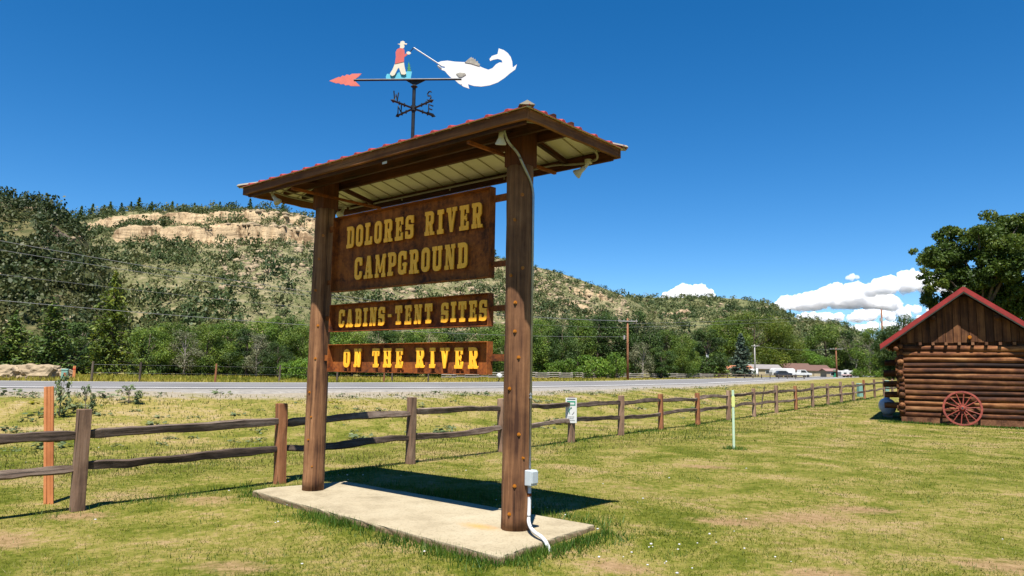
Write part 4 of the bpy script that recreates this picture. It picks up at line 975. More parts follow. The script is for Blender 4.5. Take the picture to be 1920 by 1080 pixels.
word(p2, 'CABINS', 2.88, 2.01, 2.122, 2.342); word(p2, '-', 1.95, 1.893, 2.122, 2.342); word(p2, 'TENT', 1.824, 1.213, 2.124, 2.342); word(p2, 'SITES', 1.073, 0.402, 2.126, 2.342)
p3 = panel(1.906, 1.586); p3['label'] = 'narrow rusty panel reading On the River'
word(p3, 'ON', 2.752, 2.414, 1.637, 1.857, 1.1); word(p3, 'THE', 2.204, 1.673, 1.637, 1.857, 1.1); word(p3, 'RIVER', 1.452, 0.517, 1.638, 1.857, 1.1)
for z, hh in ((3.385, .075), (2.70, .06), (2.248, .06), (1.75, .07)):
    for ua, ub in ((0.12, 0.358), (3.03, 3.17)):
        MB().box(((ua + ub) / 2, 0.0, sl(z)), (abs(ub - ua), 0.012, hh)).box((ua + (-.004 if ua < 1 else 0.0), 0.002, sl(z)), (0.01, 0.06, hh * 1.5) if ua < 1 else (0.004, 0.03, hh)).obj('bracket', 'rustbar', sign)

# roof ------------------------------------------------------------------------
U0, U1, V0, V1 = -0.62, 4.115, -0.845, 0.675
ZE = 3.845; FH = 0.105; PIT = 0.24
def fascia(a, b, horizontal):
    L = (Vector(b) - Vector(a)).length; ang = math.atan2(b[1] - a[1], b[0] - a[0]); n = 14
    mb = MB(); vs = []; fs = []
    for i in range(n + 1):
        x = -L / 2 + L * i / n; w1 = random.gauss(0, .0025); w2 = random.gauss(0, .003)
        vs += [(x, -.02, -FH / 2 + w1), (x, .02, -FH / 2 + w1), (x, .02, FH / 2 + w2 * .3), (x, -.02, FH / 2 + w2 * .3)]
    for i in range(n):
        for j in range(4): fs.append((i * 4 + j, i * 4 + (j + 1) % 4, i * 4 + 4 + (j + 1) % 4, i * 4 + 4 + j))
    fs += [(3, 2, 1, 0), (n * 4, n * 4 + 1, n * 4 + 2, n * 4 + 3)]
    mb.add(vs, fs)
    return mb.obj('fascia_board', 'fascia', sign, ((a[0] + b[0]) / 2, (a[1] + b[1]) / 2, sl(ZE + FH / 2)), False, 0.004, rotz(ang))
fascia((U0 - .02, V1), (U1 + .02, V1), 1); fascia((U0 - .02, V0), (U1 + .02, V0), 1)
fascia((U0, V0 + .0215), (U0, V1 - .0215), 0); fascia((U1, V0 + .0215), (U1, V1 - .0215), 0)
roof = MB().box(((U0 + U1) / 2, (V0 + V1) / 2, sl(ZE + FH + PIT * (V1 - V0) / 2 - 0.035)), (U1 - U0 - (V1 - V0), 0.05, 0.05)).obj('roof', 'beam', sign)
roof['label'] = 'low hipped roof of red ribbed metal, beige underneath'
vm = (V0 + V1) / 2; hw = (V1 - V0) / 2; OV = 0.055; zr0 = ZE + FH + 0.004
def zt(dist): return sl(zr0 + PIT * dist)
def strip(pa, pb, pc, pd, along):
    """roof panel between two ribs; pa,pb on eave, pc,pd upslope (u,v,dist)"""
    q = [Vector((p[0], p[1], zt(p[2]))) for p in (pa, pb, pc, pd)]
    t = Vector((0, 0, 0.0035)); me = MB()
    if (q[2] - q[3]).length < 1e-4: q = q[:3]
    n = len(q)
    me.add([p - t for p in q] + [p + t for p in q], [tuple(range(n))[::-1], tuple(range(n, 2 * n))] + [(i, (i + 1) % n, (i + 1) % n + n, i + n) for i in range(n)])
    o = me.obj('roof_panel', None, roof); o.data.materials.append(M['redmetal']); o.data.materials.append(M['soffit'])
    for f in o.data.polygons:
        f.material_index = 1 if f.normal.z < -0.5 else 0
    # rib above the seam
    a, b = q[0], q[3] if n == 4 else q[2]; d = (b - a); 
    if d.length > 0.05:
        dn = d.normalized(); s = along.normalized(); up = Vector((0, 0, 1)); rb = MB(); w1, w2, hh = 0.030, 0.014, 0.019
        for base, nm, mt in ((a + up * .004, 1, 'redmetal'),):
            prof = [s * -w1, s * -w2 + up * hh, s * w2 + up * hh, s * w1]
            rb.add([base + p_ for p_ in prof] + [base + d + p_ for p_ in prof], [(0, 1, 2, 3), (7, 6, 5, 4), (0, 4, 5, 1), (1, 5, 6, 2), (2, 6, 7, 3), (3, 7, 4, 0)])
        rb.obj('roof_rib', 'redmetal', roof)
        g = MB(); g.box((0, 0, 0), (d.length * .97, 0.014, 0.012))
        R = Matrix((dn, s, dn.cross(s))).transposed(); g.obj('seam', 'soffit_rib', roof, (a + b) / 2 - up * 0.008, False, 0, R)
def upd(u):  # distance in from the eave where the hip cuts the long slope
    return max(0.0, min(hw, min(u - U0, U1 - u)))
NS = 20
for side in (1, -1):
    ve = (V1 if side > 0 else V0)
    for i in range(NS):
        a = U0 - OV + (U1 - U0 + 2 * OV) * i / NS; b = U0 - OV + (U1 - U0 + 2 * OV) * (i + 1) / NS
        da, db = upd(a), upd(b)
        strip((a, ve + side * OV, -OV), (b, ve + side * OV, -OV), (b, ve - side * db, db), (a, ve - side * da, da), Vector((1, 0, 0)))
NE = 6
for side in (1, -1):
    ue = U1 if side > 0 else U0
    for i in range(NE):
        a = V0 - OV + (V1 - V0 + 2 * OV) * i / NE; b = V0 - OV + (V1 - V0 + 2 * OV) * (i + 1) / NE
        f_ = lambda v: max(0.0, min(hw, min(v - V0, V1 - v)))
        da, db = f_(a), f_(b)
        strip((ue + side * OV, a, -OV), (ue + side * OV, b, -OV), (ue - side * db, b, db), (ue - side * da, a, da), Vector((0, 1, 0)))
for (uu, vv) in ((U0, V1), (U0, V0), (U1, V1), (U1, V0)):
    su = 1 if uu == U1 else -1; sv = 1 if vv == V1 else -1
    a = Vector((uu + su * (OV + .01), vv + sv * (OV + .01), zt(-OV) + .012)); b = Vector((uu - su * hw, vm, zt(hw) + .03)); d = b - a; s = Vector((su * -d.y, d.x * su, 0)).normalized()
    mb = MB(); prof = [s * -.07 + Vector((0, 0, -.006)), Vector((0, 0, .034)), s * .07 + Vector((0, 0, -.006))]
    mb.add([a + p_ for p_ in prof] + [b + p_ for p_ in prof], [(0, 1, 2), (5, 4, 3), (0, 3, 4, 1), (1, 4, 5, 2), (2, 5, 3, 0)]); mb.obj('hip_cap', 'capmetal', roof)
MB().prism([(U0 + hw, vm - .08, zt(hw) + .005), (U0 + hw, vm, zt(hw) + .045), (U0 + hw, vm + .08, zt(hw) + .005)], (U1 - U0 - 2 * hw, 0, 0)).obj('ridge_cap', 'redmetal', roof)
# beams, rafters and steel arms under the roof
for vv in (0.145, -0.145):
    MB().box((0, 0, 0), (U1 - U0 - 0.16, 0.045, 0.13)).obj('beam', 'beam', sign, ((U0 + U1) / 2, vv, sl(3.995)), False, 0.004)
MB().box((0, 0, 0), (U1 - U0 - 0.08, 0.036, 0.10)).obj('eave_beam', 'beam', sign, ((U0 + U1) / 2, V1 - 0.042, sl(ZE + 0.022)), False, 0.004)
MB().box((0, 0, 0), (U1 - U0 - 0.08, 0.036, 0.10)).obj('eave_beam', 'beam', sign, ((U0 + U1) / 2, V0 + 0.042, sl(ZE + 0.022)), False, 0.004)
for uu in (0.0, POSTW):
    for sgn, ve in ((1, V1), (-1, V0)):
        a = Vector((uu, sgn * 0.12, sl(4.02))); b = Vector((uu, ve - sgn * .065, sl(ZE + 0.045))); d = (b - a).normalized(); s = Vector((1, 0, 0)); R = Matrix((d, s, d.cross(s))).transposed()
        MB().box((0, 0, 0), ((b - a).length, 0.045, 0.05)).obj('rafter', 'beam', sign, (a + b) / 2, False, 0.003, R)
    MB().box((0, 0, 0), (V1 - V0 - 0.13, 0.035, 0.03)).obj('steel_arm', 'rustbar', sign, (uu + (0.155 if uu < 1 else -0.155), vm, sl(3.80)), False, 0, rotz(math.pi / 2))
MB().box((0, 0, 0), (0.075, 0.003, 0.055)).obj('tag_plate', 'white', sign, (1.36, V1 - 0.063 + .0235 - 0.0, sl(3.818)), False, 0)
for i in range(3):
    uu = 0.9 + i * 0.9
    MB().box((uu, V0 + .064, sl(ZE + .03)), (0.015, 0.012, 0.05)).obj('pipe_clip', 'oldconduit', sign)

# flood lamps and conduit
def lamp(c, aim, name='flood_lamp'):
    c = Vector((c[0], c[1], sl(c[2]))); d = Vector(aim).normalized()
    o = MB().cyl(c + Vector((0, 0, 0.052)), c + Vector((0, 0, 0.012)), 0.04, 14).tube([c + Vector((0, 0, .02)), c + d * 0.045], [.018, .02], 8).obj(name, 'lamp_white', sign, smooth=False)
    p = c + d * 0.05
    path = [p, p + d * .04, p + d * .06, p + d * .112, p + d * .122]
    MB().tube(path, [.022, .025, .028, .054, .05], 16).obj('lamp_shade', 'lamp_white', o, smooth=True)
    return o
lamp((-0.20, 0.53, 3.905), (0.25, -0.25, -0.9)); lamp((-0.33, -0.72, 3.80), (0.75, 0.15, -0.5)); lamp((3.72, 0.53, 3.84), (-0.45, -0.15, -0.55)); lamp((3.80, -0.66, 3.86), (-0.3, 0.5, -0.5))
def pipe(name, pts, r, mat, n=8):
    pts = [Vector((p[0], p[1], sl(p[2]))) for p in pts]; out = []
    for i in range(len(pts)):
        if 0 < i < len(pts) - 1:
            a, b, c = pts[i - 1], pts[i], pts[i + 1]
            da, dc = min(.12, (a - b).length / 2), min(.12, (c - b).length / 2)
            p0 = b + (a - b).normalized() * da; p1 = b + (c - b).normalized() * dc
            for k in range(6):
                t = k / 5; out.append(p0 * (1 - t) ** 2 + b * 2 * t * (1 - t) + p1 * t * t)
        else: out.append(pts[i])
    return MB().tube(out, r, n).obj(name, mat, sign, smooth=True)
cx, cy = -0.152, -0.02
pipe('conduit', [(cx, cy, 0.70), (cx, cy, 3.45), (cx + .015, 0.15, 3.66), (cx + .02, 0.20, 3.74), (-0.17, 0.42, 3.80), (-0.20, 0.50, 3.90)], 0.013, 'conduit')
pipe('conduit', [(-0.20, 0.5, 3.93), (-0.40, 0.42, 3.95), (-0.56, 0.1, 3.93), (-0.55, -0.55, 3.86), (-0.45, -0.72, 3.83), (-0.33, -0.72, 3.83)], 0.012, 'oldconduit')
pipe('conduit', [(-0.33, -0.74, 3.82), (-0.05, -0.74, 3.85), (0.12, V0 + .085, 3.885), (3.80, V0 + .085, 3.885)], 0.012, 'oldconduit')
pipe('conduit', [(3.72, 0.53, 3.88), (3.80, 0.3, 3.865), (3.80, -0.62, 3.865)], 0.012, 'oldconduit')
pipe('conduit', [(3.62, 0.50, 3.90), (3.62, 0.3, 3.875), (3.66, -0.66, 3.875)], 0.010, 'oldconduit')
for z in (1.36, 1.37 + .02): MB().cyl((cx, cy, sl(z)), (cx, cy, sl(z + .012)), 0.018, 10).obj('conduit_coupling', 'conduit', sign)
bx = MB().box((cx - .02, cy + .005, sl(0.615)), (0.075, 0.105, 0.145)).obj('outlet_box', 'boxgrey', sign, bevel=0.008)
MB().box((cx - .064, cy + .005, sl(0.622)), (0.018, 0.092, 0.115)).obj('outlet_cover', 'boxgrey', bx, bevel=0.006)
pipe('white_pipe', [(cx, cy, 0.55), (cx, cy, 0.30), (cx - .03, cy + .05, 0.20), (-0.36, 0.17, 0.168), (-0.54, 0.25, 0.158), (-0.625, 0.26, 0.06), (-0.63, 0.26, -0.15)], 0.0175, 'pvc', 10)
for z in (0.44, 0.29): MB().cyl((cx, cy, sl(z)), (cx, cy, sl(z + .03)), 0.020, 10).obj('pipe_band', 'rustbar', sign)

# ------------------------------------------------------------------ weather vane
VX, VY = -1.185, 8.33
vane = empty('weather_vane', (VX, VY, 4.20), 0)
tag(vane, 'weather vane with white fish, wading angler and salmon arrow on the sign roof', 'weather vane')
def zpx(x, y): return 580 + x / 4.5, 60 + y / 4.5
def vpoly(name, pts, mat, parent=vane, dy=0.0, th=0.008):
    P = []
    for p in pts:
        a = at(*zpx(*p), VY + dy); P.append(Vector((a.x - VX, dy, a.z - 4.20)))
    return MB().prism(P, (0, th, 0)).obj(name, mat, parent)
vz = lambda y: at(*zpx(888, y), VY).z - 4.20
MB().tube([(0, 0, -0.10), (0, 0, vz(470))], 0.021, 10).obj('pole', 'iron', vane)
MB().tube([(0, 0, vz(475)), (0, 0, vz(462)), (0, 0, vz(452))], [.022, .042, .024], 12).obj('collar', 'iron', vane)
vpoly('bracket', [(808, 404), (990, 402), (900, 446), (878, 446)], 'iron', dy=0.0, th=0.012)
MB().tube([at(*zpx(376, 406), VY) - Vector((VX, VY, 4.2)), at(*zpx(1284, 398), VY - .02) - Vector((VX, VY, 4.2))], 0.014, 8).obj('arm', 'iron', vane)
vpoly('arrow', [(168, 412), (250, 378), (262, 382), (280, 366), (296, 372), (316, 358), (340, 364), (360, 352), (440, 350), (420, 372), (378, 406), (402, 430), (428, 456), (350, 455), (330, 446), (305, 450), (290, 438), (262, 440), (250, 430), (225, 432)], 'vpink', dy=-.006)
vpoly('water', [(645, 376), (655, 352), (690, 356), (712, 345), (740, 352), (760, 336), (800, 340), (830, 330), (866, 334), (862, 356), (856, 392), (648, 394)], 'vblue', dy=.016)
man = vpoly('angler', [(722, 266), (798, 252), (803, 290), (817, 352), (800, 360), (775, 356), (756, 300), (745, 310), (720, 362), (700, 372), (684, 362), (680, 350), (702, 315)], 'vcream', dy=0.0); man['label'] = 'cut-out angler in red shirt, cream waders and hat'
vpoly('shirt', [(728, 170), (740, 145), (762, 135), (790, 138), (802, 150), (804, 190), (824, 176), (832, 188), (800, 212), (798, 250), (722, 268), (730, 210)], 'vshirt', man, -.004)
vpoly('hat', [(744, 100), (765, 98), (770, 80), (790, 74), (803, 80), (806, 94), (824, 96), (822, 106), (796, 104), (800, 112), (804, 122), (798, 134), (780, 142), (764, 136), (766, 108)], 'vcream', man, -.002)
vpoly('hand', [(818, 172), (832, 162), (852, 168), (858, 180), (842, 190), (824, 188)], 'vcream', man, -.006)
vpoly('pine', [(840, 250), (846, 276), (852, 280), (846, 286), (856, 304), (848, 306), (860, 326), (824, 328), (834, 306), (826, 304), (836, 284), (830, 278)], 'vgreen', vane, .026)
pA = at(*zpx(846, 172), VY) - Vector((VX, VY, 4.2)); pB = at(*zpx(880, 132), VY) - Vector((VX, VY, 4.2)); pC = at(*zpx(1112, 282), VY) - Vector((VX, VY, 4.2))
MB().tube([pA, pB], 0.005, 6).obj('rod', 'iron', vane); MB().tube([pB, pC], 0.0075, 6).obj('fishing_line', 'vwhite', vane)
fish = vpoly('fish', [(1086, 258), (1110, 247), (1165, 241), (1230, 250), (1310, 254), (1360, 262), (1430, 286), (1470, 304), (1510, 318), (1545, 305), (1575, 272), (1605, 256), (1630, 258), (1622, 236), (1590, 226), (1550, 234), (1526, 244), (1520, 228), (1540, 202), (1588, 186), (1598, 138), (1640, 152), (1675, 178), (1700, 212), (1712, 250), (1716, 300), (1752, 272), (1738, 315), (1690, 350), (1650, 385), (1590, 425), (1520, 450), (1450, 460), (1390, 455), (1338, 440), (1350, 478), (1300, 460), (1255, 430), (1225, 402), (1195, 385), (1165, 355), (1145, 330), (1100, 312), (1076, 284), (1090, 278), (1112, 298), (1142, 304), (1144, 292), (1110, 286), (1090, 272)], 'vwhite', dy=0.018)
vpoly('dorsal_fin', [(1312, 256), (1340, 230), (1368, 210), (1374, 222), (1384, 216), (1388, 232), (1402, 226), (1406, 246), (1422, 244), (1424, 262), (1440, 270), (1436, 288), (1360, 264)], 'vgrey', fish, .012)
vpoly('side_fin', [(1238, 352), (1270, 342), (1310, 346), (1322, 358), (1290, 378), (1262, 380)], 'vgrey', fish, .012, .004)
# compass arms with letters
cz = vz(645)
comp = MB().cyl((0, 0, cz - .03), (0, 0, cz + .03), 0.034, 10).obj('compass_hub', 'iron', vane)
for ltr, (ex, ey) in {'W': (705, 594), 'S': (1032, 600), 'N': (742, 698), 'E': (1046, 722)}.items():
    dyy = {'W': -0.24, 'S': -0.26, 'N': 0.26, 'E': 0.24}[ltr]
    e = at(*zpx(ex, ey), VY + dyy) - Vector((VX, VY, 4.2)); e.z = cz
    e = Vector((e.x, dyy, cz)); e0 = e.normalized()
    a = MB().tube([(0, 0, cz), e], 0.012, 6)
    a.tube([e - Vector((e.x, e.y, 0)).normalized() * .012, e + Vector((e.x, e.y, 0)).normalized() * .035], [.024, .003], 6)
    for f_ in (.45, .7): a.tube([Vector((e.x * f_, e.y * f_, cz - .022)), Vector((e.x * f_, e.y * f_, cz + .022))], 0.009, 5)
    arm_o = a.obj('compass_arm', 'iron', vane)
    lm = MB(); st = 0.008; o_ = Vector((e.x * .86, e.y * .86, cz + .018)); ux = Vector((e.x, e.y, 0)).normalized()
    if ux.x < 0: ux = -ux
    h_, w_ = 0.10, 0.07
    P2 = lambda x, z: o_ + ux * (x - .5) * w_ + Vector((0, 0, z * h_))
    strokes = {'N': [[(0, 0), (0, 1), (1, 0), (1, 1)]], 'E': [[(1, 0), (0, 0), (0, 1), (1, 1)], [(0, .5), (.8, .5)]], 'W': [[(0, 1), (.2, 0), (.5, .7), (.8, 0), (1, 1)]],
               'S': [[(0, .15), (.25, 0), (.75, 0), (1, .22), (.85, .45), (.2, .55), (0, .8), (.3, 1), (.75, 1), (1, .85)]]}[ltr]
    for s_ in strokes: lm.tube([P2(*p) for p in s_], st, 6)
    lm.obj('compass_letter', 'iron', arm_o)

# ------------------------------------------------------------------ split rail fence
FP = [(-6.45, 6.30), (-4.81, 8.46), (-3.22, 10.62), (-1.71, 13.0), (-0.15, 15.3), (1.44, 17.6), (2.95, 19.9), (4.47, 22.1)]
dxy = Vector((0.585, 0.811))
while len(FP) < 31:
    k = len(FP); turn = 0.0 if k < 12 else 0.0035 * (k - 11)
    dd = Vector((0.60 + 0.3 * turn, 0.80 - 0.3 * turn)).normalized(); FP.append((FP[-1][0] + dd.x * 2.72, FP[-1][1] + dd.y * 2.72))
fence = empty('rail_fence', (FP[1][0], FP[1][1], 0)); tag(fence, 'weathered two-rail split wood fence running along the lawn', 'fence')
fo = Vector((FP[1][0], FP[1][1], 0))
def split_post(h, seed, wx=.145, wy=.125):
    r = random.Random(seed); n = 7; vs = []; fs = []
    tw = r.uniform(-.05, .05); lx, ly = r.uniform(-.02, .02), r.uniform(-.02, .02)
    prof = [(-.5, -.46), (-.1, -.5), (.46, -.5), (.5, -.1), (.5, .44), (.2, .5), (-.44, .5), (-.5, .1)]; m = len(prof)
    for k in range(n):
        t = k / (n - 1); z = -0.25 + (h + .25) * t; s = 1.04 - 0.08 * t
        for (a, b) in prof:
            vs.append(((a * wx * s + r.gauss(0, .003)) + lx * t, (b * wy * s + r.gauss(0, .003)) + ly * t, z))
    for k in range(n - 1):
        for j in range(m): fs.append((k * m + j, k * m + (j + 1) % m, (k + 1) * m + (j + 1) % m, (k + 1) * m + j))
    fs += [tuple(range(m))[::-1], tuple(range((n - 1) * m, n * m))]
    return MB().add(vs, fs)
def split_rail(L, seed, th=.105, wd=.07):
    r = random.Random(seed); n = 16; vs = []; fs = []; prof = [(-.5, -.35), (0, -.5), (.5, -.3), (.5, .25), (.1, .5), (-.42, .42)]; m = len(prof)
    w1, w2, ph = r.uniform(.004, .012), r.uniform(-.03, .03), r.random() * 6.28; ph2 = r.random() * 6.28; wk = 0.0; wy = 0.0
    for k in range(n + 1):
        t = k / n; x = -L / 2 + L * t; ends = min(1, min(t, 1 - t) / .05 * .35 + .65); oy = w1 * math.sin(3 * t * 3.1 + ph) ; oz = w1 * math.sin(t * 7 + ph2) * .9 + w2 * math.sin(math.pi * t)
        wk += r.gauss(0, .0065); wy += r.gauss(0, .005); wk *= .93; wy *= .93; oz += wk * min(1, min(t, 1 - t) * 8); oy += wy * min(1, min(t, 1 - t) * 8)
        thk = 1 + .10 * math.sin(t * 9 + ph) + r.gauss(0, .05); rot = .25 * math.sin(t * 2.5 + ph2)
        for (a, b) in prof:
            yy, zz = a * wd * ends * thk + r.gauss(0, .002), b * th * ends * thk + r.gauss(0, .002)
            vs.append((x, yy * math.cos(rot) - zz * math.sin(rot) + oy, yy * math.sin(rot) + zz * math.cos(rot) + oz))
    for k in range(n):
        for j in range(m): fs.append((k * m + j, k * m + (j + 1) % m, (k + 1) * m + (j + 1) % m, (k + 1) * m + j))
    fs += [tuple(range(m))[::-1], tuple(range(n * m, (n + 1) * m))]
    return MB().add(vs, fs)
pz = []
for k, (x, y) in enumerate(FP):
    z = zg(x, y); pz.append(z); ang = math.atan2(0.80, 0.60)
    red = k in (2, 7, 8, 12, 17)
    hgt = [1.08, 1.12, 1.12, 1.14, 1.08, 1.07][k] if k < 6 else 1.08 + random.uniform(-.05, .05)
    o = split_post(hgt, 500 + k).obj('post', 'fpost_b' if red else 'fpost_a', fence, (x - fo.x, y - fo.y, z), False, 0.006)
    o.rotation_euler = (random.uniform(-.025, .025), random.uniform(-.025, .025), ang + random.uniform(-.12, .12))
    if k == 1: o.rotation_euler = (0.0, -0.012, ang - 0.15)
for k in range(len(FP) - 1):
    a = Vector((*FP[k], pz[k])); b = Vector((*FP[k + 1], pz[k + 1]))
    for zz, jj in ((0.86, 0), (0.47, 1)):
        ja, jb = random.uniform(-.03, .03), random.uniform(-.03, .03)
        pa = a + Vector((0, 0, zz + ja)); pb = b + Vector((0, 0, zz + jb)); d = pb - pa; L = d.length - 0.02
        dn = d.normalized(); s = Vector((-dn.y, dn.x, 0)).normalized(); R = Matrix((dn, s, dn.cross(s))).transposed()
        split_rail(L, 900 + k * 2 + jj, .115 if jj == 0 else .11).obj('rail', 'rail', fence, (pa + pb) / 2 - fo + s * random.uniform(-.012, .012), False, 0, R)

# notice on a fence post
nx_, ny_ = FP[5]; nz = pz[5]
n_dir = Vector((-nx_, -ny_, 0)).normalized()
nang = math.atan2(n_dir.x, -n_dir.y) + 0.12
ns = empty('notice_sign', (nx_ + n_dir.x * .105, ny_ + n_dir.y * .105, nz + 0.75), nang)
tag(ns, 'white and green notice board screwed to a fence post', 'notice')
MB().box((0, 0, 0), (0.265, 0.006, 0.585)).obj('board', 'white', ns, bevel=0.003)
def flat(name, x, z, w_, h_, mat, y=-.0045): MB().box((x, y, z), (w_, .002, h_)).obj(name, mat, ns)
flat('heading', 0, .262, .20, .022, 'dark'); flat('green_panel', 0, .165, .20, .105, 'green'); flat('white_field', 0, .160, .150, .045, 'white', -.006)
MB().tube([(-.03, -.006, -.08), (-.05, -.006, -.02), (-.03, -.006, .04), (.01, -.006, .05)], [.006, .009, .009, .003], 6).obj('symbol_figure', 'green', ns)
MB().prism([(-.04, -.005, .03), (.02, -.005, .045), (.0, -.005, .085)], (0, -.002, 0)).obj('symbol_hat', 'dark', ns)
MB().tube([(.02, -.006, -.09), (.05, -.006, -.07), (.07, -.006, -.03)], .005, 6).obj('symbol_bag', 'dark', ns)
for i, (wd_, z_) in enumerate(((.17, -.15), (.13, -.19), (.20, -.232))):
    x_ = -wd_ / 2
    while x_ < wd_ / 2 - .01:
        lw = random.uniform(.012, .03); flat('print', x_ + lw / 2, z_, lw, .013, 'dark'); x_ += lw + .008

# stakes and markers
st = empty('survey_board', (-5.36, 8.84, zg(-5.36, 8.84)), 0.55); tag(st, 'upright orange-brown grooved board standing behind the fence', 'board'); st.rotation_euler = (0, -.075, .25)
mbs = MB()
for i in range(3): mbs.box((-.035 + i * .035, 0.004 * (i % 2), 0.62), (.033, .025, 1.48))
mbs.obj('board', 'stake', st, bevel=0.003); MB().box((0, .018, .62), (.095, .008, 1.44)).obj('backing', 'stake', st)
mk = empty('utility_marker', (4.98, 16.66, zg(4.98, 16.66)), 0.2); tag(mk, 'slim pale green marker post with yellow tag on the lawn', 'marker post')
MB().box((0, 0, 0.62), (0.055, 0.018, 1.36)).obj('stake', 'marker', mk, bevel=0.004); MB().box((0, -.012, 1.05), (0.075, .006, .24)).obj('tag', 'yellowtag', mk, bevel=0.002)
tuft_spots = [(4.98, 16.66)]
lk = at(1427, 737, 34); MB().tube([(0, 0, -.2), (.05, 0, .4), (.16, .02, .85), (.18, .03, 1.0)], [.03, .03, .025, .01], 6).obj('dead_stalk', 'bark', None, (lk.x, 34, zg(lk.x, 34)))
tag(bpy.data.objects['dead_stalk'], 'dark leaning dead stalk in the ditch beyond the fence', 'stalk')
for i, (px_, Yp, lbl) in enumerate(((1612, 47.0, 'pale green pedestal box standing beside the rail fence'), (1662, 57.0, 'pale green pedestal box by the far end of the rail fence'), (120, 39.5, 'pale green pedestal with red label beside the boulders'))):
    p = at(px_, 720, Yp); z = zg(p.x, Yp)
    e = empty('utility_pedestal', (p.x, Yp, z), 0.3); tag(e, lbl, 'pedestal', None)
    hh = 0.85 if i < 2 else 0.62
    MB().prism([(-.15, -.12, -.1), (.15, -.12, -.1), (.15, .12, -.1), (-.15, .12, -.1)], (0.0, 0, hh)).obj('body', 'ped', e, bevel=0.02)
    MB().prism([(-.17, -.14, hh - .1), (.17, -.14, hh - .1), (.17, .14, hh - .1), (-.17, .14, hh - .1)], (0, 0, .08)).obj('cap', 'ped', e, bevel=0.03)
    if i == 2: MB().box((.04, -.125, .32), (.14, .006, .15)).obj('label', 'redtag', e)
p = at(138, 712, 39.8); e = empty('orange_stake', (p.x, 39.8, zg(p.x, 39.8)), .2); tag(e, 'orange stake beside the pale green pedestal and boulders', 'stake')
MB().box((0, 0, .34), (.13, .05, .85)).obj('board', 'stake', e, bevel=.005); MB().box((0, -.03, .60), (.14, .01, .06)).obj('band', 'redtag', e)

# boulders
def boulder(name, c, size, seed, label):
    import bmesh
    m = bmesh.new(); bmesh.ops.create_icosphere(m, subdivisions=4, radius=1); off = Vector((seed * 7.1, 3, 9))
    for v in m.verts:
        n_ = v.co.normalized(); cube = max(abs(n_.x), abs(n_.y), abs(n_.z)); b = n_ / (cube ** 0.65)
        b *= 1 + .16 * noise.noise(n_ * 1.3 + off) + .16 * noise.noise(n_ * 3 + off) - .16 * max(0, .25 - abs(noise.noise(n_ * 2.2 + off * 2))) + .06 * noise.noise(Vector((n_.x * 3, n_.y * 3, n_.z * 8)) + off) + .05 * noise.noise(n_ * 12 + off)
        v.co = Vector((b.x * size[0], b.y * size[1], b.z * size[2] + size[2] * .55))
    me = bpy.data.meshes.new(name); m.to_mesh(me); m.free(); me.materials.append(M['rock'])
    o = link(name, me, None, None, c); tag(o, label, 'boulder'); return o
for (px_, Yp, sz, lbl) in ((12, 40.0, (.85, .8, .58), 'grey-topped layered boulder left of the big tan boulder'), (73, 40.5, (1.0, .8, .62), 'big flat-topped tan boulder across the road'), (112, 41.2, (.62, .6, .48), 'smaller tan boulder next to the green pedestal'), (-25, 40, (.8, .7, .5), 'tan boulder beyond the grey-topped one')):
    p = at(px_, 700, Yp); boulder('boulder', (p.x, Yp, zg(p.x, Yp) - .15), sz, px_ + 3, lbl)

# wire fence along the far side of the road
wf = []
for s_px in (172, 262, 404, 524, 632, 720, 735, 803):
    # march out along the pixel column until just beyond the road
    Y = 30.0
    while True:
        pp = at(s_px, 700, Y)
        if road_frame(np.array([pp.x]), np.array([Y]))[0] > 13.0 or Y > 150: break
        Y += 0.5
    wf.append((pp.x, Y, s_px))
wfe = empty('wire_fence', (wf[0][0], wf[0][1], 0)); tag(wfe, 'wire fence on dark wooden posts along the far side of the road', 'fence')
for i, (x, y, sp) in enumerate(wf):
    MB().tube([(0, 0, -.2), (0.02, 0, .55), (.03, .0, 1.0)], [.06, .055, .05], 8).obj('post', 'pole' if i % 3 == 2 else 'bark', wfe, (x - wf[0][0], y - wf[0][1], zg(x, y)))
for hh in (.45, .85):
    MB().tube([(x - wf[0][0], y - wf[0][1], zg(x, y) + hh) for x, y, _ in wf], .003, 4).obj('wire_strand', 'wire', wfe)
# grey stacked rail fence before the trees
gf = empty('stacked_rail_fence', (0, 92, 0)); tag(gf, 'old grey stacked-rail fence in front of the far trees', 'fence')
gp = [(px_, Yp) for px_, Yp in zip(range(830, 1345, 22), np.interp(range(830, 1345, 22), [830, 1000, 1180, 1340], [76, 88, 104, 128]))]
for k in range(len(gp) - 1):
    a = at(gp[k][0], 700, gp[k][1]); b = at(gp[k + 1][0], 700, gp[k + 1][1])
    for j in range(3):
        za, zb_ = zg(a.x, a.y) + .18 + j * .24 + (k % 2) * .07, zg(b.x, b.y) + .18 + j * .24 + (k % 2) * .07
        ex = (Vector((b.x, b.y, zb_)) - Vector((a.x, a.y, za))) * .07
        MB().tube([Vector((a.x, a.y + (k % 2) * .25, za)) - ex - Vector((0, 92, 0)), Vector((b.x, b.y + (k % 2) * .25, zb_)) + ex - Vector((0, 92, 0))], .07, 6).obj('rail', 'greywood', gf)
# pale mailbox-like post by the road
mp_ = at(936, 708, 60); mz = zg(mp_.x, 60)
e = empty('roadside_box', (mp_.x, 60, mz), .2); tag(e, 'rounded white box on a short post beside the road', 'roadside box')
MB().tube([(-.05, 0, -.1), (0, 0, .35)], .05, 6).obj('post', 'bark', e)
MB().tube([(0, -.3, .52), (0, -.25, .52), (0, .25, .52), (0, .3, .52)], [.12, .19, .19, .12], 12).obj('box', 'white', e)

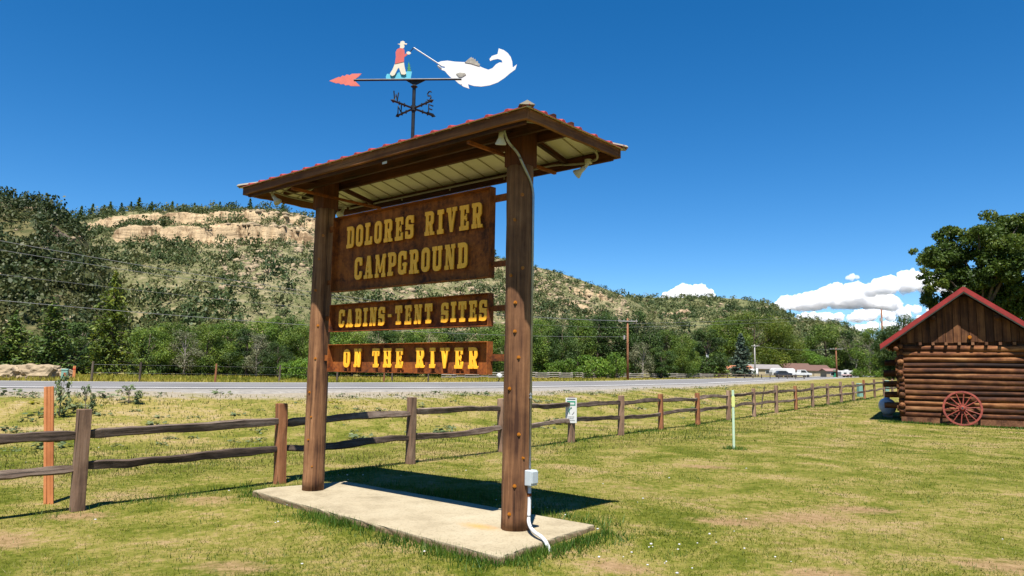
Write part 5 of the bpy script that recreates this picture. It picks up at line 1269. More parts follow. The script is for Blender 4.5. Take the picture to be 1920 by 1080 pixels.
# ------------------------------------------------------------------ utility poles and wires
def upole(px_, ybase, ytop, Y, mat, label, arm=True, r=.16, armw=2.4, lamp_=False, z0=None):
    b = at(px_, ybase, Y); z = zg(b.x, Y) if z0 is None else z0; t = at(px_, ytop, Y).z - z
    e = empty('utility_pole', (b.x, Y, z), 0); tag(e, label, 'utility pole', None)
    MB().tube([(0, 0, -.5), (0, 0, t * .5), (0, 0, t)], [r, r * .85, r * .66], 10).obj('pole', mat, e, smooth=True)
    if arm:
        ca = MB().box((0, -r, t - .35), (armw, .10, .12)).obj('crossarm', 'greypole', e)
        for xx in (-armw * .45, -armw * .2, armw * .2, armw * .45): MB().tube([(xx, -r, t - .30), (xx, -r, t - .12)], [.05, .035], 6).obj('insulator', 'greypole', ca)
    if lamp_: MB().tube([(0, 0, t - .6), (.5, 0, t - .3), (1.2, 0, t - .3)], .05, 6).obj('lamp_arm', 'greypole', e)
    return Vector((b.x, Y, z)), t
P1, T1 = upole(1177, 712, 597, 92, 'pole', 'red-brown utility pole with crossarm across the road')
MB().tube([(P1.x - .45, P1.y - .2, P1.z + T1 * .655), (P1.x - .45, P1.y - .2, P1.z + T1 * .655 + .5)], .12, 8).obj('pole_transformer', 'greypole')
tag(bpy.data.objects['pole_transformer'], 'small grey canister hung on the red-brown utility pole', 'transformer')
P2, T2 = upole(1569, 702, 652, 195, 'pole', 'brown utility pole with crossarm beside the small pink-roofed shed', armw=3.4, r=.24)
P3, T3 = upole(1416, 706, 646, 176, 'greypole', 'pale utility pole in front of the brown-roofed building', True, .2, 1.6, True)
P4, T4 = upole(1655, 640, 580, 205, 'pole', 'tall utility pole rising behind the log cabin', False, .3)
MB().tube([(P4.x - .3, P4.y, P4.z + T4 - 2.4), (P4.x - .3, P4.y, P4.z + T4 - 3.4)], .3, 8).obj('pole_transformer', 'greypole'); tag(bpy.data.objects['pole_transformer.001'], 'grey canister on the tall pole behind the log cabin', 'transformer')
P5, T5 = upole(1325, 700, 662, 150, 'greypole', 'short pole with a white meter beside the small tan house', False, .09)
MB().box((P5.x + .1, P5.y - .2, P5.z + T5 - .7), (.5, .3, .7)).obj('meter_box', 'white'); tag(bpy.data.objects['meter_box'], 'white meter box on the short pole by the tan house', 'meter')
def wire(a, b, sag, label, r=.012):
    a, b = Vector(a), Vector(b); n = 28
    pts = [a.lerp(b, i / n) - Vector((0, 0, sag * 4 * (i / n) * (1 - i / n))) for i in range(n + 1)]
    o = MB().tube(pts, r, 5, False).obj('power_line', 'wire'); tag(o, label, 'power line', 'power lines strung along the road'); return o
top1 = P1 + Vector((0, -.2, T1 - .3))
WL = '%s of the four wires strung past the dark hillside'
wire(at(-250, 405, 38), top1 + Vector((-1.0, 0, 0)), 1.2, WL % 'uppermost', .016); wire(at(-250, 427, 38), top1 + Vector((1.0, 0, 0)), 1.2, WL % 'second highest', .013)
wire(at(-250, 484, 38), P1 + Vector((0, 0, T1 * .85)), 0.8, WL % 'faint third', .009); wire(at(-250, 540, 38), P1 + Vector((-.2, -.2, T1 * .70)), 0.75, WL % 'lowest and boldest', .017)
WR = '%s of two wires from the red-brown pole to the tall pole'
wire(top1 + Vector((.3, 0, -.35)), P4 + Vector((0, 0, T4 - .2)), .6, WR % 'higher', .016); wire(top1 + Vector((.2, 0, -.8)), P4 + Vector((0, 0, T4 - 1.3)), .5, WR % 'lower', .014)
wire(P3 + Vector((0, 0, T3 - .3)), P2 + Vector((0, 0, T2 - .3)), .6, 'thin power line between the pale pole and the brown pole', .02)

# ------------------------------------------------------------------ houses and vehicles far down the valley
def house(px0, px1, ybase, yeave, yridge, Y, depth, wallm, roofm, label, name='house', gable_front=False, door=None):
    a = at(px0, ybase, Y); b = at(px1, ybase, Y); z = zg((a.x + b.x) / 2, Y); W_ = b.x - a.x
    pxm = (px0 + px1) / 2; he = max(1.6, at(pxm, yeave, Y).z - z); hr = max(he + .5, at(pxm, yridge, Y).z - z)
    e = empty(name, ((a.x + b.x) / 2, Y, z), 0); tag(e, label, 'house' if name == 'house' else 'shed')
    MB().box((0, depth / 2, he / 2 - .2), (W_, depth, he + .4)).obj('wall', wallm, e)
    o = .35; mb = MB()
    for sg in (0, 1):
        y0, y1 = (-o, depth / 2) if sg == 0 else (depth + o, depth / 2)
        mb.prism([(-W_ / 2 - o, y0, he - .05), (W_ / 2 + o, y0, he - .05), (W_ / 2 + o, y1, hr), (-W_ / 2 - o, y1, hr)], (0, 0, .14))
    mb.obj('roof', roofm, e)
    for s in (-1, 1):
        MB().prism([(s * W_ / 2, 0.02, he), (s * W_ / 2, depth - .02, he), (s * W_ / 2, depth / 2, hr - .03)], (-s * .1, 0, 0)).obj('gable', wallm, e)
    nw = max(1, int(W_ / 4))
    for i in range(nw):
        xx = -W_ / 2 + W_ * (i + .5) / nw
        wn = MB().box((xx, -.03, he * .55), (1.1, .08, .9)).obj('window', 'white', e); MB().box((xx, -.06, he * .55), (.9, .06, .7)).obj('pane', 'glass', wn)
    if door: MB().box((W_ * .25, -.05, 1.0), (W_ * .4, .08, 2.0)).obj('door', door, e)
    return e
house(1303, 1350, 704, 696, 688, 172, 5, 'tan', 'orangeroof', 'small tan house with orange roof beside the spruces')
house(1366, 1412, 704, 694, 686, 190, 6, 'tan', 'orangeroof', 'tan house with orange roof half hidden by the spruce')
house(1412, 1466, 703, 692, 684, 205, 7, 'tan', 'greyroof', 'house with grey roof behind the white covered trailer')
house(1474, 1525, 704, 698, 681.5, 225, 9, 'tan', 'brownroof', 'long brown-roofed building with the higher ridge')
house(1525, 1559, 704, 698, 685, 225.5, 8, 'tan', 'brownroof', 'lower brown-roofed wing of the long building')
house(1550, 1572, 706, 699, 692, 200, 4, 'tan', 'pinkroof', 'small shed with pinkish roof and green door', 'shed', False, 'greendoor')
def trailer(px0, px1, ybase, ytop, Y, label, round_=False):
    a = at(px0, ybase, Y); b = at(px1, ybase, Y); z = zg((a.x + b.x) / 2, Y); L = b.x - a.x; h_ = at((px0 + px1) / 2, ytop, Y).z - z
    e = empty('trailer', ((a.x + b.x) / 2, Y, z), 0); tag(e, label, 'trailer'); b0 = .45
    if round_: prof = [(-L / 2, b0), (L / 2, b0), (L / 2, h_ * .86), (L * .42, h_), (-L * .38, h_), (-L * .46, h_ * .86), (-L / 2, h_ * .55)]
    else: prof = [(-L / 2, b0), (L / 2, b0), (L / 2, h_ * .82), (L * .44, h_), (-L * .44, h_), (-L / 2, h_ * .85)]
    MB().prism([(x, -1.2, zz) for x, zz in prof], (0, 2.4, 0)).obj('body', 'white', e, bevel=.08)
    if not round_:
        for xx in (-.28, .05, .32): MB().box((xx * L, -1.22, h_ * .62), (L * .16, .05, h_ * .2)).obj('window', 'glass', e)
        MB().box((0, -1.22, h_ * .38), (L * .96, .04, .08)).obj('stripe', 'redtag', e); MB().box((-L * .1, 0, h_ + .12), (.9, .8, .24)).obj('roof_vent', 'white', e)
    for xx in (-.12, .06):
        for sy in (-1.1, 1.1): MB().tube([(xx * L, sy - .12, .34), (xx * L, sy + .12, .34)], .34, 12).obj('wheel', 'tyre', e)
    return e
trailer(1574, 1606, 706, 695, 195, 'white travel trailer with dark windows beside the green bush')
trailer(1445, 1488, 705, 690.5, 180, 'long white covered trailer parked before the houses', True)
def car(px_, ybase, Y, mat, label, L=4.6, hgt=1.7, rz=0.0, kind='car'):
    a = at(px_, ybase, Y); z = zg(a.x, Y); e = empty(kind, (a.x, Y, z), rz); tag(e, label, kind)
    prof = [(-L / 2, .45), (L / 2, .45), (L / 2, .95), (L * .28, 1.05), (L * .12, hgt), (-L * .30, hgt), (-L * .42, 1.05), (-L / 2, 1.0)] if kind == 'car' else [(-L / 2, .5), (L / 2, .5), (L / 2, 1.0), (L * .3, 1.1), (L * .2, hgt), (-L * .05, hgt), (-L * .08, 1.1), (-L / 2, 1.1)]
    MB().prism([(x, -.9, zz) for x, zz in prof], (0, 1.8, 0)).obj('body', mat, e, bevel=.08)
    MB().prism([(x * L, -.915, zz) for x, zz in ([(-.34, 1.1), (.2, 1.1), (.1, hgt - .1), (-.27, hgt - .1)] if kind == 'car' else [(-.03, 1.15), (.24, 1.15), (.17, hgt - .1), (-.03, hgt - .1)])], (0, .02, 0)).obj('window', 'glass', e)
    for xx in (-.3, .3):
        for sy in (-.85, .85): MB().tube([(xx * L, sy - .1, .34), (xx * L, sy + .1, .34)], .34, 12).obj('wheel', 'tyre', e)
car(1392, 705, 186, 'darkcar', 'dark car parked in front of the bluish spruce'); car(1500, 705, 178, 'white', 'white pickup truck parked next to the white covered trailer', 5.2, 1.8, .1, 'truck')
car(1468, 706, 176.5, 'darkcar', 'dark car parked in front of the white covered trailer', 3.9, 1.5); car(1415, 705, 185, 'white', 'white car with red rear beside the dark car', 4.2, 1.9, 1.2)
# barrier rail by the houses
br = empty('roadside_rail', (at(1400, 705, 140).x, 140, 0)); tag(br, 'low brown wooden rail between the road and the houses', 'fence')
for i in range(14):
    p = at(1300 + i * 16, 707, 138); z = zg(p.x, 138); MB().box((p.x - br.location.x, -2, z + .35), (.14, .14, .9)).obj('post', 'bark', br)
for zz in (.3, .65):
    MB().tube([(at(1300 + i * 16, 707, 138).x - br.location.x, -2.1, zg(at(1300 + i * 16, 707, 138).x, 138) + zz) for i in range(14)], .06, 5).obj('rail', 'bark', br)

# ------------------------------------------------------------------ log cabin
CB = Vector((14.16, 26.9, 0)); CB.z = zg(CB.x, CB.y); CYAW = -math.radians(30)
cabin = empty('log_cabin', CB, CYAW); tag(cabin, 'brown log cabin with red metal gable roof at the lawn edge', 'cabin')
CW, CD, LR, NL = 4.1, 4.6, 0.105, 13
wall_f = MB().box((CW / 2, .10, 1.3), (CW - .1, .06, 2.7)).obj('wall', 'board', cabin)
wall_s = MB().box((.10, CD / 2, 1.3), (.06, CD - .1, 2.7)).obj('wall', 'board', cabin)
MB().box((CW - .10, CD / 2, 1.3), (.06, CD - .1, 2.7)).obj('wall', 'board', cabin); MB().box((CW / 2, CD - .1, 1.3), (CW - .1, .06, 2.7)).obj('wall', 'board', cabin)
def log(L, seed, r=LR):
    rn = random.Random(seed); n, m = 16, 12; vs = []; fs = []; ph = rn.random() * 6.28; k1 = rn.uniform(.84, 1.08); k2 = rn.uniform(.84, 1.08)
    for k in range(n + 1):
        t = k / n; x = -L / 2 + L * t
        for j in range(m):
            a = 2 * math.pi * j / m; rr_ = r * (k1 + (k2 - k1) * t) * (1 + .04 * math.sin(3 * a + ph + 2 * t)) + rn.gauss(0, .0022)
            vs.append((x, rr_ * math.cos(a) + .012 * math.sin(t * 5 + ph), rr_ * math.sin(a) + .008 * math.sin(t * 6 + ph)))
    for k in range(n):
        for j in range(m): fs.append((k * m + j, k * m + (j + 1) % m, (k + 1) * m + (j + 1) % m, (k + 1) * m + j))
    fs += [tuple(range(m))[::-1], tuple(range(n * m, (n + 1) * m))]
    return MB().add(vs, fs)
for i in range(NL):
    z = 0.30 + i * 0.194
    ex = random.uniform(.02, .10)
    log(CW + .16 + ex, 60 + i).obj('log', 'log', wall_f, (CW / 2 - ex / 2, 0.0, z), True)
    log(CW + .2, 160 + i).obj('log', 'log', wall_f, (CW / 2, CD, z), True)
    zz = z + 0.097
    exs = random.uniform(.0, .1)
    log(CD + .2 + exs, 260 + i).obj('log', 'log', wall_s, (0.0, CD / 2 - exs / 2, zz), True, 0, rotz(math.pi / 2))
# ends of the cross-wall logs that stick out past the side wall
for i in range(5):
    log(1.0, 360 + i, .12).obj('log', 'log', wall_s, (-0.06 - random.uniform(0, .12), 1.3, 0.55 + i * 0.40), True)
for i in range(7):
    MB().box((CW / 2 - 1.8 + i * .6, -.02, .10), (.595, .16, .20)).obj('foundation_block', 'log_end', cabin)
# gable boards
PITCH_C = 0.75; ZP = 4.72; half = CW / 2
nbd = 17
for i in range(nbd):
    w_ = CW / nbd; x0 = i * w_ + .008; x1 = (i + 1) * w_ - .008; zt0 = ZP - .18 - PITCH_C * abs(x0 - half); zt1 = ZP - .18 - PITCH_C * abs(x1 - half); zb0 = 2.86 + random.uniform(-.03, .03)
    if min(zt0, zt1) < zb0 + .05: continue
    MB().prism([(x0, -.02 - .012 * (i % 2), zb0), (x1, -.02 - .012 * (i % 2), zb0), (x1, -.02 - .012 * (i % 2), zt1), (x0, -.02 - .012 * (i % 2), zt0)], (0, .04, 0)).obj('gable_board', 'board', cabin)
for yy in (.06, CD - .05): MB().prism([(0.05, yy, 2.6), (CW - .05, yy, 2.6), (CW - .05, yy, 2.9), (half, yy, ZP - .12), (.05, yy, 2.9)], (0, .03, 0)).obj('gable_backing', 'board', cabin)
for i in range(8): MB().box((half - 1.4 + i * .4, -.06, 2.80), (.09, .3, .10)).obj('joist_end', 'log_end', cabin)
# roof
FO = 0.50
croof = MB().tube([(half, -FO + .05, ZP - .12), (half, CD + FO, ZP - .12)], .07, 8).obj('roof', 'log', cabin); croof['label'] = 'red metal gable roof with bright red rake trim'
for sg in (-1, 1):
    xe = half + sg * (half + .62); ze = ZP - PITCH_C * (half + .62)
    nrm = Vector((sg * PITCH_C, 0, 1)).normalized()
    npn = 12
    for k in range(npn):
        y0 = -FO + (CD + 2 * FO) * k / npn; y1 = -FO + (CD + 2 * FO) * (k + 1) / npn - .004
        MB().prism([(half, y0, ZP), (xe, y0, ze), (xe, y1, ze), (half, y1, ZP)], nrm * .02).obj('roof_panel', 'cabinred', croof)
        MB().prism([(half, y0, ZP + .02), (xe, y0, ze + .02), (xe, y0 + .03, ze + .02), (half, y0 + .03, ZP + .02)], nrm * .035).obj('roof_rib', 'cabinred', croof)
    dn = Vector((xe - half, 0, ze - ZP))
    MB().prism([(half, -FO - .03, ZP + .03), (half, -FO - .03, ZP - .12), (xe, -FO - .03, ze - .12), (xe, -FO - .03, ze + .03)], (0, .028, 0)).obj('rake_trim', 'cabinred', croof)
    MB().prism([(half, -FO + .0, ZP - .10), (half, -FO + .0, ZP - .17), (xe, -FO + .0, ze - .17), (xe, -FO + .0, ze - .10)], (0, .04, 0)).obj('rake_board', 'greywood', croof)
    for k in range(5):
        MB().prism([(half, -FO + .3 + k * 1.3, ZP - .02), (half, -FO + .3 + k * 1.3, ZP - .14), (xe - sg * .1, -FO + .3 + k * 1.3, ze - .05), (xe - sg * .1, -FO + .3 + k * 1.3, ze + .05)], (0, .08, 0)).obj('rafter', 'log', croof)
    for zz, xx in ((2.62, half + sg * (half + .12)), (3.7, half + sg * .95)): MB().tube([(xx, -FO + .1, zz), (xx, CD + .4, zz)], .085, 8).obj('purlin', 'log', croof, smooth=True)
lampb = MB().tube([(half + .12, -.06, 3.02), (half + .12, -.16, 3.02)], [.07, .05], 10).obj('gable_lamp', 'bolt', cabin)

# wagon wheel against the cabin
wr = Vector((1.84, -0.30, 0.60)); wheel_loc = CB + rotz(CYAW) @ wr
wheel = empty('wagon_wheel', (wheel_loc.x, wheel_loc.y, zg(wheel_loc.x, wheel_loc.y) + .60), CYAW); wheel.rotation_euler = (-0.16, 0, CYAW)
tag(wheel, 'red wooden wagon wheel leaning on the log cabin', 'wagon wheel')
RW = 0.60; vs = []; fs = []; n = 40
for k in range(n):
    a = 2 * math.pi * k / n
    for (r_, y_) in ((RW, -.03), (RW, .03), (RW - .065, .03), (RW - .065, -.03)): vs.append((r_ * math.cos(a), y_, r_ * math.sin(a)))
for k in range(n):
    for j in range(4): fs.append((k * 4 + j, k * 4 + (j + 1) % 4, ((k + 1) % n) * 4 + (j + 1) % 4, ((k + 1) % n) * 4 + j))
MB().add(vs, fs).obj('rim', 'wheel', wheel, bevel=.006)
hub = MB().tube([(0, -.11, 0), (0, -.10, 0), (0, -.04, 0), (0, .04, 0), (0, .1, 0)], [.055, .07, .095, .095, .07], 18).obj('hub', 'wheel', wheel)
MB().cyl((0, -.116, 0), (0, -.108, 0), .032, 12).obj('hub_bore', 'dark', hub)
for k in range(14):
    a = 2 * math.pi * k / 14 + .1; d = Vector((math.cos(a), 0, math.sin(a))); MB().tube([d * .08, d * .3, d * (RW - .05)], [.026, .019, .017], 7).obj('spoke', 'wheel', wheel)

# propane tank beside the cabin
pt = at(1681, 770, 28.9); ptz = zg(pt.x, 28.9)
tank = empty('propane_tank', (pt.x, 29.6, ptz), CYAW + .1); tag(tank, 'pale grey propane tank standing behind the cabin corner', 'propane tank'); tank.scale = (.66, .66, .7)
mb = MB(); path = []; rad = []
for k in range(9):
    a = k / 8 * math.pi / 2; path.append((0, -.75 - .40 * math.cos(a) * .7, .62)); rad.append(max(.01, .46 * math.sin(a)))
path += [(0, .75, .62)]; rad += [.46]
for k in range(1, 9):
    a = math.pi / 2 - k / 8 * math.pi / 2; path.append((0, .75 + .28 * math.cos(a), .62)); rad.append(max(.01, .46 * math.sin(a)))
mb.tube(path, rad, 20).obj('shell', 'tank', tank, smooth=True)
MB().tube([(0, 0, 1.05), (0, 0, 1.2)], [.16, .14], 12).obj('valve_dome', 'tank', tank)
for yy in (-.5, .5):
    MB().box((0, yy, .1), (.5, .1, .3)).obj('leg', 'greywood', tank)

# ------------------------------------------------------------------ the big tree behind the cabin
def big_tree(px_, Y, blobs_px, nleaf, leaf, seed, label):
    rng = np.random.default_rng(seed); rnd = random.Random(seed)
    b0 = at(px_, 700, Y); z0 = zg(b0.x, Y); root = empty('shade_tree', (b0.x, Y, z0 - .02)); tag(root, label, 'tree'); o = Vector((b0.x, Y, z0))
    blobs = []
    for (bx_, by_, br_, dy) in blobs_px:
        c = at(bx_, by_, Y) - o; R0 = br_ / F_PX * Y; c.y += dy
        blobs.append((c.x, c.y, c.z, R0 * .55, .8))
        for _ in range(11):
            d = Vector((rnd.gauss(0, 1), rnd.gauss(0, 1), rnd.gauss(0, .8))).normalized(); q_ = c + d * R0 * rnd.uniform(.45, .88)
            blobs.append((q_.x, q_.y, q_.z, R0 * rnd.uniform(.2, .4), .72))
    P, d, k = crown_points(blobs, nleaf, rng, .55); bi = d.copy(); bi[:, 2] += .6; bi /= np.linalg.norm(bi, axis=1, keepdims=True)
    V, Fq = rquads(P, leaf * (.6 + .8 * rng.random(nleaf)), bi, .4, rng, 1.2)
    r = np.clip(.55 * rng.random(nleaf) + .45 * rng.random(len(blobs))[k], 0, 1)
    link('crown', bigmesh('crown', V, Fq, 'leaf_shade', np.repeat(r, 4)), None, root)
    tb = MB(); H = max(b[2] for b in blobs); tb.tube([(0, 0, -.4), (.1, 0, H * .2), (.2, .1, H * .45), (.1, 0, H * .75)], [.5, .36, .28, .1], 10)
    for b in blobs[::6]:
        s = max(.15, min(.7, b[2] / H * .6)); p0 = Vector((.15, 0, H * s)); p1 = Vector(b[:3]); tb.tube([p0, p0.lerp(p1, .5) + Vector((0, 0, .3)), p1], [.14, .09, .03], 6, False)
    tb.obj('trunk', 'bark', root, smooth=True)
big_tree(1845, 47, [(1890, 470, 75, 0), (1800, 470, 60, 1), (1745, 485, 42, 0), (1735, 525, 30, -1), (1745, 560, 26, 0), (1830, 450, 50, -1), (1780, 440, 36, 0), (1900, 425, 40, 0), (1950, 430, 60, 1), (1990, 500, 80, 0), (1880, 530, 60, 1), (1820, 540, 45, 0), (1930, 560, 60, 1), (2050, 470, 80, 2), (1990, 580, 70, 1), (1850, 500, 55, -1.5), (1800, 520, 40, -1), (1900, 570, 55, -1), (1850, 575, 45, 0), (1790, 560, 34, 0), (1960, 520, 60, -1.5)], 115000, .15, 77, 'big leafy shade tree towering behind the log cabin')

# ------------------------------------------------------------------ more undergrowth at the foot of the trees
TREES['brush'] = decid_mesh(131, 10, 15, 3200, 0.8, 'leaf_dark', 'bark', 0.0, 26)
def brush(px_, ytop, Y, wd):
    c, t, mat, bark = TREES['brush']; p = at(px_, 700, Y); z = zg(p.x, Y); H = max(.6, at(px_, ytop, Y).z - z)
    e = empty('thicket_bush', (p.x, Y, z - .05), random.random() * 6.28); k = (wd / F_PX * Y) / 15; e.scale = (k, k, H / 10)
    link('trunk', t, bark, e); link('crown', c, mat, e); tag(e, 'dark green thicket bush filling the gaps under the belt trees', 'bush', 'thicket bushes under the belt trees')
for px_ in list(range(-30, 600, 38)) + list(range(600, 960, 40)) + list(range(975, 1330, 30)):
    Yb = float(np.interp(px_, [-30, 300, 600, 960, 1330], [60, 66, 74, 106, 150])) + random.uniform(-3, 3)
    brush(px_ + random.uniform(-8, 8), random.uniform(662, 686), Yb, random.uniform(45, 70))

# ------------------------------------------------------------------ grass, weeds and clover
def blades(name, X, Y, H, W, mat, rnd, label, lean=.45, cat='grass'):
    n = len(X); rng = np.random.default_rng(n); Z = zg(X, Y) - .012
    a = rng.random(n) * 6.283; l_ = lean * rng.random(n) * H; b = a + rng.normal(size=n) * .8
    dx, dy = np.cos(a) * W * .5, np.sin(a) * W * .5; tx, ty = np.cos(b + 1.57) * l_, np.sin(b + 1.57) * l_
    V = np.stack([np.stack([X - dx, Y - dy, Z], 1), np.stack([X + dx, Y + dy, Z], 1), np.stack([X + tx, Y + ty, Z + H], 1)], 1).reshape(-1, 3)
    me = bigmesh(name, V, np.arange(n * 3).reshape(n, 3), mat, np.repeat(rnd, 3)); return stuff(link(name, me, None), label, cat)
def off_pad(X, Y):
    dx, dy = X - SIGN_O.x, Y - SIGN_O.y; u = dx * math.cos(SIGN_YAW) + dy * math.sin(SIGN_YAW); v = -dx * math.sin(SIGN_YAW) + dy * math.cos(SIGN_YAW)
    vf = np.interp(u, [-.61, 3.72], [.92, .56]); return ~((u > -.56) & (u < 3.74) & (v > -.72) & (v < vf))
rng = np.random.default_rng(3)
n = 520000
Y = 4.3 * (44 / 4.3) ** rng.random(n); X = (rng.random(n) * 2 - 1) * (0.80 * Y + .8)
sd_ = road_frame(X, Y); ok = (sd_ < -13.0) & off_pad(X, Y)
cabd = (X - CB.x) * math.cos(CYAW) + (Y - CB.y) * math.sin(CYAW); cabe = -(X - CB.x) * math.sin(CYAW) + (Y - CB.y) * math.cos(CYAW)
ok &= ~((cabd > -.1) & (cabd < 4.3) & (cabe > -.1))
patch = fbm(X, Y, .35, 70) * .8 + fbm(X, Y, .9, 71) * 1.4 + fbm(X, Y, 5.5, 75) * 1.2
ok &= rng.random(n) < np.clip(.85 - 1.1 * np.clip(patch, -.2, .6), .12, 1) * (1 - .85 * bareness(X, Y))
X, Y, patch = X[ok], Y[ok], patch[ok]
blades('lawn_grass', X, Y, (.014 + .026 * rng.random(len(X))) * (1 + .012 * Y), .004 + .0007 * Y, 'grass', np.clip(.36 + patch * 1.1 + .55 * (rng.random(len(X)) - .5), 0, 1), 'short mown yellow-green lawn grass around the sign', 1.5)
n = 170000
Y = 8 * (75 / 8) ** rng.random(n); X = (rng.random(n) * 2 - 1) * (0.80 * Y + .8); sd_ = bank_s(X, Y); sd_ = np.where(road_frame(X, Y) > 0, 5.0, sd_)
patch = fbm(X, Y, .35, 81) * 1.5 + fbm(X, Y, 2.2, 85) * .9
ok = (sd_ > -13.6) & (sd_ < -2.6) & (rng.random(n) < np.clip(.95 - 1.0 * patch - .6 * sstep(-6, -2.6, sd_), .04, 1))
X, Y, patch, sd_ = X[ok], Y[ok], patch[ok], sd_[ok]
blades('ditch_grass', X, Y, (.025 + .065 * rng.random(len(X)) ** 2) * (1 + .006 * Y), .007 + .0010 * Y, 'drygrass', np.clip(.3 + patch * .8 + .4 * (rng.random(len(X)) - .5) + .2 * sstep(-9, -4, sd_) + .2 * (1 - sstep(-10, 0, X)) - .15, 0, 1), 'longer half-dry grass on the bank between fence and road', .6)
n = 90000
Y = 32 * (130 / 32) ** rng.random(n); X = (rng.random(n) * 2 - 1) * (.80 * Y); sd_ = road_frame(X, Y); ok = (sd_ > 11.8) & (sd_ < 34); X, Y = X[ok], Y[ok]; patch = fbm(X, Y, .12, 91) * 1.5
blades('meadow_grass', X, Y, .08 + .2 * rng.random(len(X)) ** 2, .03 + .0014 * Y, 'meadow', np.clip(.6 + patch + .4 * (rng.random(len(X)) - .5), 0, 1), 'tall meadow grass beyond the road')
n = 26000; Y = 4.3 * (26 / 4.3) ** rng.random(n); X = (rng.random(n) * 2 - 1) * (.80 * Y + .8); tc = fbm(X, Y, 2.6, 95, 3)
ok = (tc > .13) & (road_frame(X, Y) < -13) & off_pad(X, Y) & (bareness(X, Y) < .4); X, Y = X[ok], Y[ok]
blades('lawn_tufts', X, Y, .03 + .05 * rng.random(len(X)) ** 1.5, .005 + .0007 * Y, 'greengrass', rng.random(len(X)), 'scattered longer green tufts in the lawn', 1.1)
# rank green grass along the fence and round the pad
gx, gy = [], []
for k in range(len(FP) - 1):
    m_ = int(1500 / (1 + .10 * k)); t = rng.random(m_); w_ = rng.normal(size=m_) * .16
    a, b = FP[k], FP[k + 1]; d = Vector((b[0] - a[0], b[1] - a[1])).normalized()
    x_ = a[0] + (b[0] - a[0]) * t - d.y * w_; y_ = a[1] + (b[1] - a[1]) * t + d.x * w_; keep = rng.random(m_) < np.clip(.30 + 2.6 * fbm(x_, y_, .8, 55), .0, .9); gx.append(x_[keep]); gy.append(y_[keep])
ca, sa = math.cos(SIGN_YAW), math.sin(SIGN_YAW)
def uvw(u, v): return SIGN_O.x + u * ca - v * sa, SIGN_O.y + u * sa + v * ca
for m_, fu, fv in ((6500, lambda t, w: -.65 + 4.5 * t, lambda t, w: .90 - .36 * t + np.abs(w) * .16), (2000, lambda t, w: -.56 - np.abs(w) * .14, lambda t, w: -.7 + 1.6 * t), (3600, lambda t, w: -.5 + 4.3 * t, lambda t, w: -.74 - np.abs(w) * .35), (900, lambda t, w: 3.76 + np.abs(w) * .2, lambda t, w: -.7 + 1.2 * t)):
    t = rng.random(m_); w_ = rng.normal(size=m_); x_, y_ = uvw(fu(t, w_), fv(t, w_)); keep = rng.random(m_) < np.clip(.42 + 2.8 * fbm(x_, y_, 1.6, 57), .05, .95); gx.append(x_[keep]); gy.append(y_[keep])
t = rng.random(300); x_ = 4.98 + rng.normal(size=300) * .13; gx.append(x_); gy.append(16.66 + rng.normal(size=300) * .13)
t = rng.random(2600) * 6.0 - .8; wv = -.12 - np.abs(rng.normal(size=2600)) * .2; gx.append(CB.x + t * math.cos(CYAW) - wv * math.sin(CYAW)); gy.append(CB.y + t * math.sin(CYAW) + wv * math.cos(CYAW))
X = np.concatenate(gx); Y = np.concatenate(gy)
blades('edge_grass', X, Y, .03 + .085 * rng.random(len(X)) ** 1.6, .005 + .0008 * Y, 'greengrass', rng.random(len(X)), 'longer bright green grass along the fence, pad and cabin edges', .9)
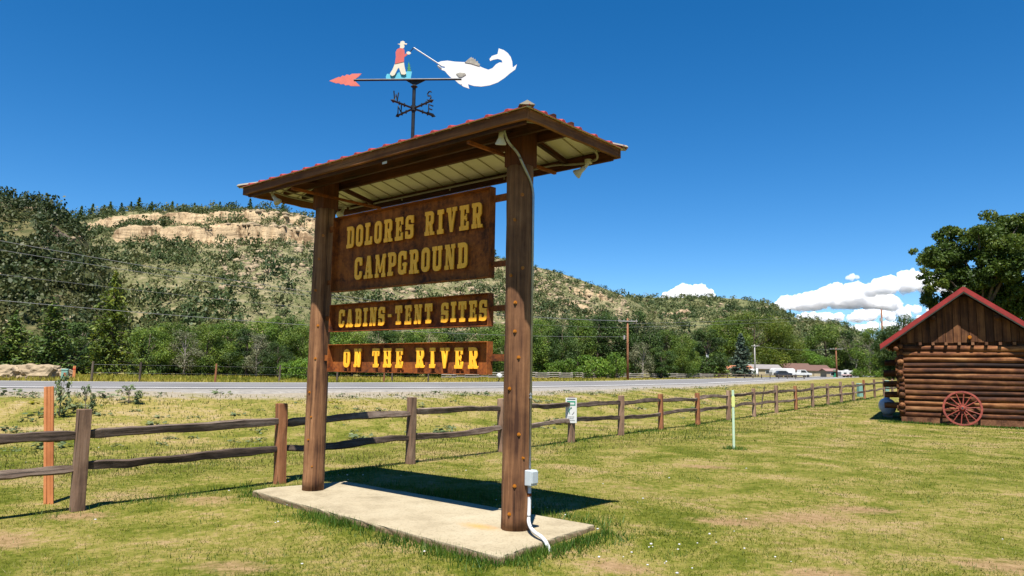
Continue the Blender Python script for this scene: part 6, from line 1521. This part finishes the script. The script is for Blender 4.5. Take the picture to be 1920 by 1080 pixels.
# white clover heads
n = 5200; Y = 5 * (20 / 5) ** rng.random(n); X = (rng.random(n) * 2 - 1) * (.75 * Y); pc = fbm(X, Y, .8, 61); dpad = np.hypot(X + 1.2, Y - 8.3)
ok = (rng.random(n) < np.clip(.10 + 1.0 * pc, 0, .5) * np.clip(1.25 - dpad / 3.6, .012, 1)) & off_pad(X, Y) & (road_frame(X, Y) < -6); X, Y = X[ok], Y[ok]; Z = zg(X, Y)
Vs, Fs, kk = [], [], 0
for x_, y_, z_ in zip(X, Y, Z):
    V, Fq = RT[int(rng.integers(6))]; s_ = rng.uniform(.006, .014); Vs.append(V * s_ + (x_, y_, z_ + rng.uniform(.03, .06))); Fs.append(Fq + kk); kk += len(V)
stuff(link('clover_flowers', bigmesh('clover_flowers', np.concatenate(Vs), np.concatenate(Fs), 'clover'), None), 'tiny white clover heads dotted through the lawn', 'flowers')
# low weeds on the bank
def weeds(name, n, mat, s0, s1, f, label, seed):
    rng = np.random.default_rng(seed); Vs, Rs = [], []
    while len(Vs) < n:
        y_ = 10 * (60 / 10) ** rng.random(); x_ = (rng.random() * 2 - 1) * .78 * y_
        sdv = bank_s(np.array([x_]), np.array([y_]))[0] if road_frame(np.array([x_]), np.array([y_]))[0] < 0 else 5.0
        if not f(x_, y_, sdv) : continue
        V, R1 = TPL[int(rng.integers(len(TPL)))]; s_ = s0 + (s1 - s0) * rng.random() ** 2; Vs.append(V * (s_, s_, s_ * .42) + (x_, y_, zg(x_, y_) - .03)); Rs.append(np.clip(R1 + rng.random() * .6, 0, 1))
    V = np.concatenate(Vs); stuff(link(name, bigmesh(name, V, np.arange(len(V)).reshape(-1, 4), mat, np.concatenate(Rs)), None), label, 'weeds')
weeds('bank_weeds', 200, 'sage', .08, .36, lambda x, y, s: -9.5 < s < -2.8, 'low grey-green weeds on the roadside bank', 5)
weeds('yellow_weeds', 16, 'yellowweed', .10, .28, lambda x, y, s: -5.5 < s < -2.9, 'small yellow-flowered weeds along the road edge', 6)
TREES['weed'] = decid_mesh(141, 10, 7, 420, 0.9, 'sage', 'bark', 0.0, 14)
for px_, yt, Yw, wd in ((118, 696, 17.2, 38), (165, 718, 17.6, 30), (245, 731, 19.0, 40)):
    e = tree('weed', px_, yt, Yw, wd, 'roadside_weed', {118: 'tall ragged green weed at the road edge', 165: 'bushy green weed beside the tall ragged one', 245: 'low spreading green weed on the gravel edge'}[px_], 'weed')
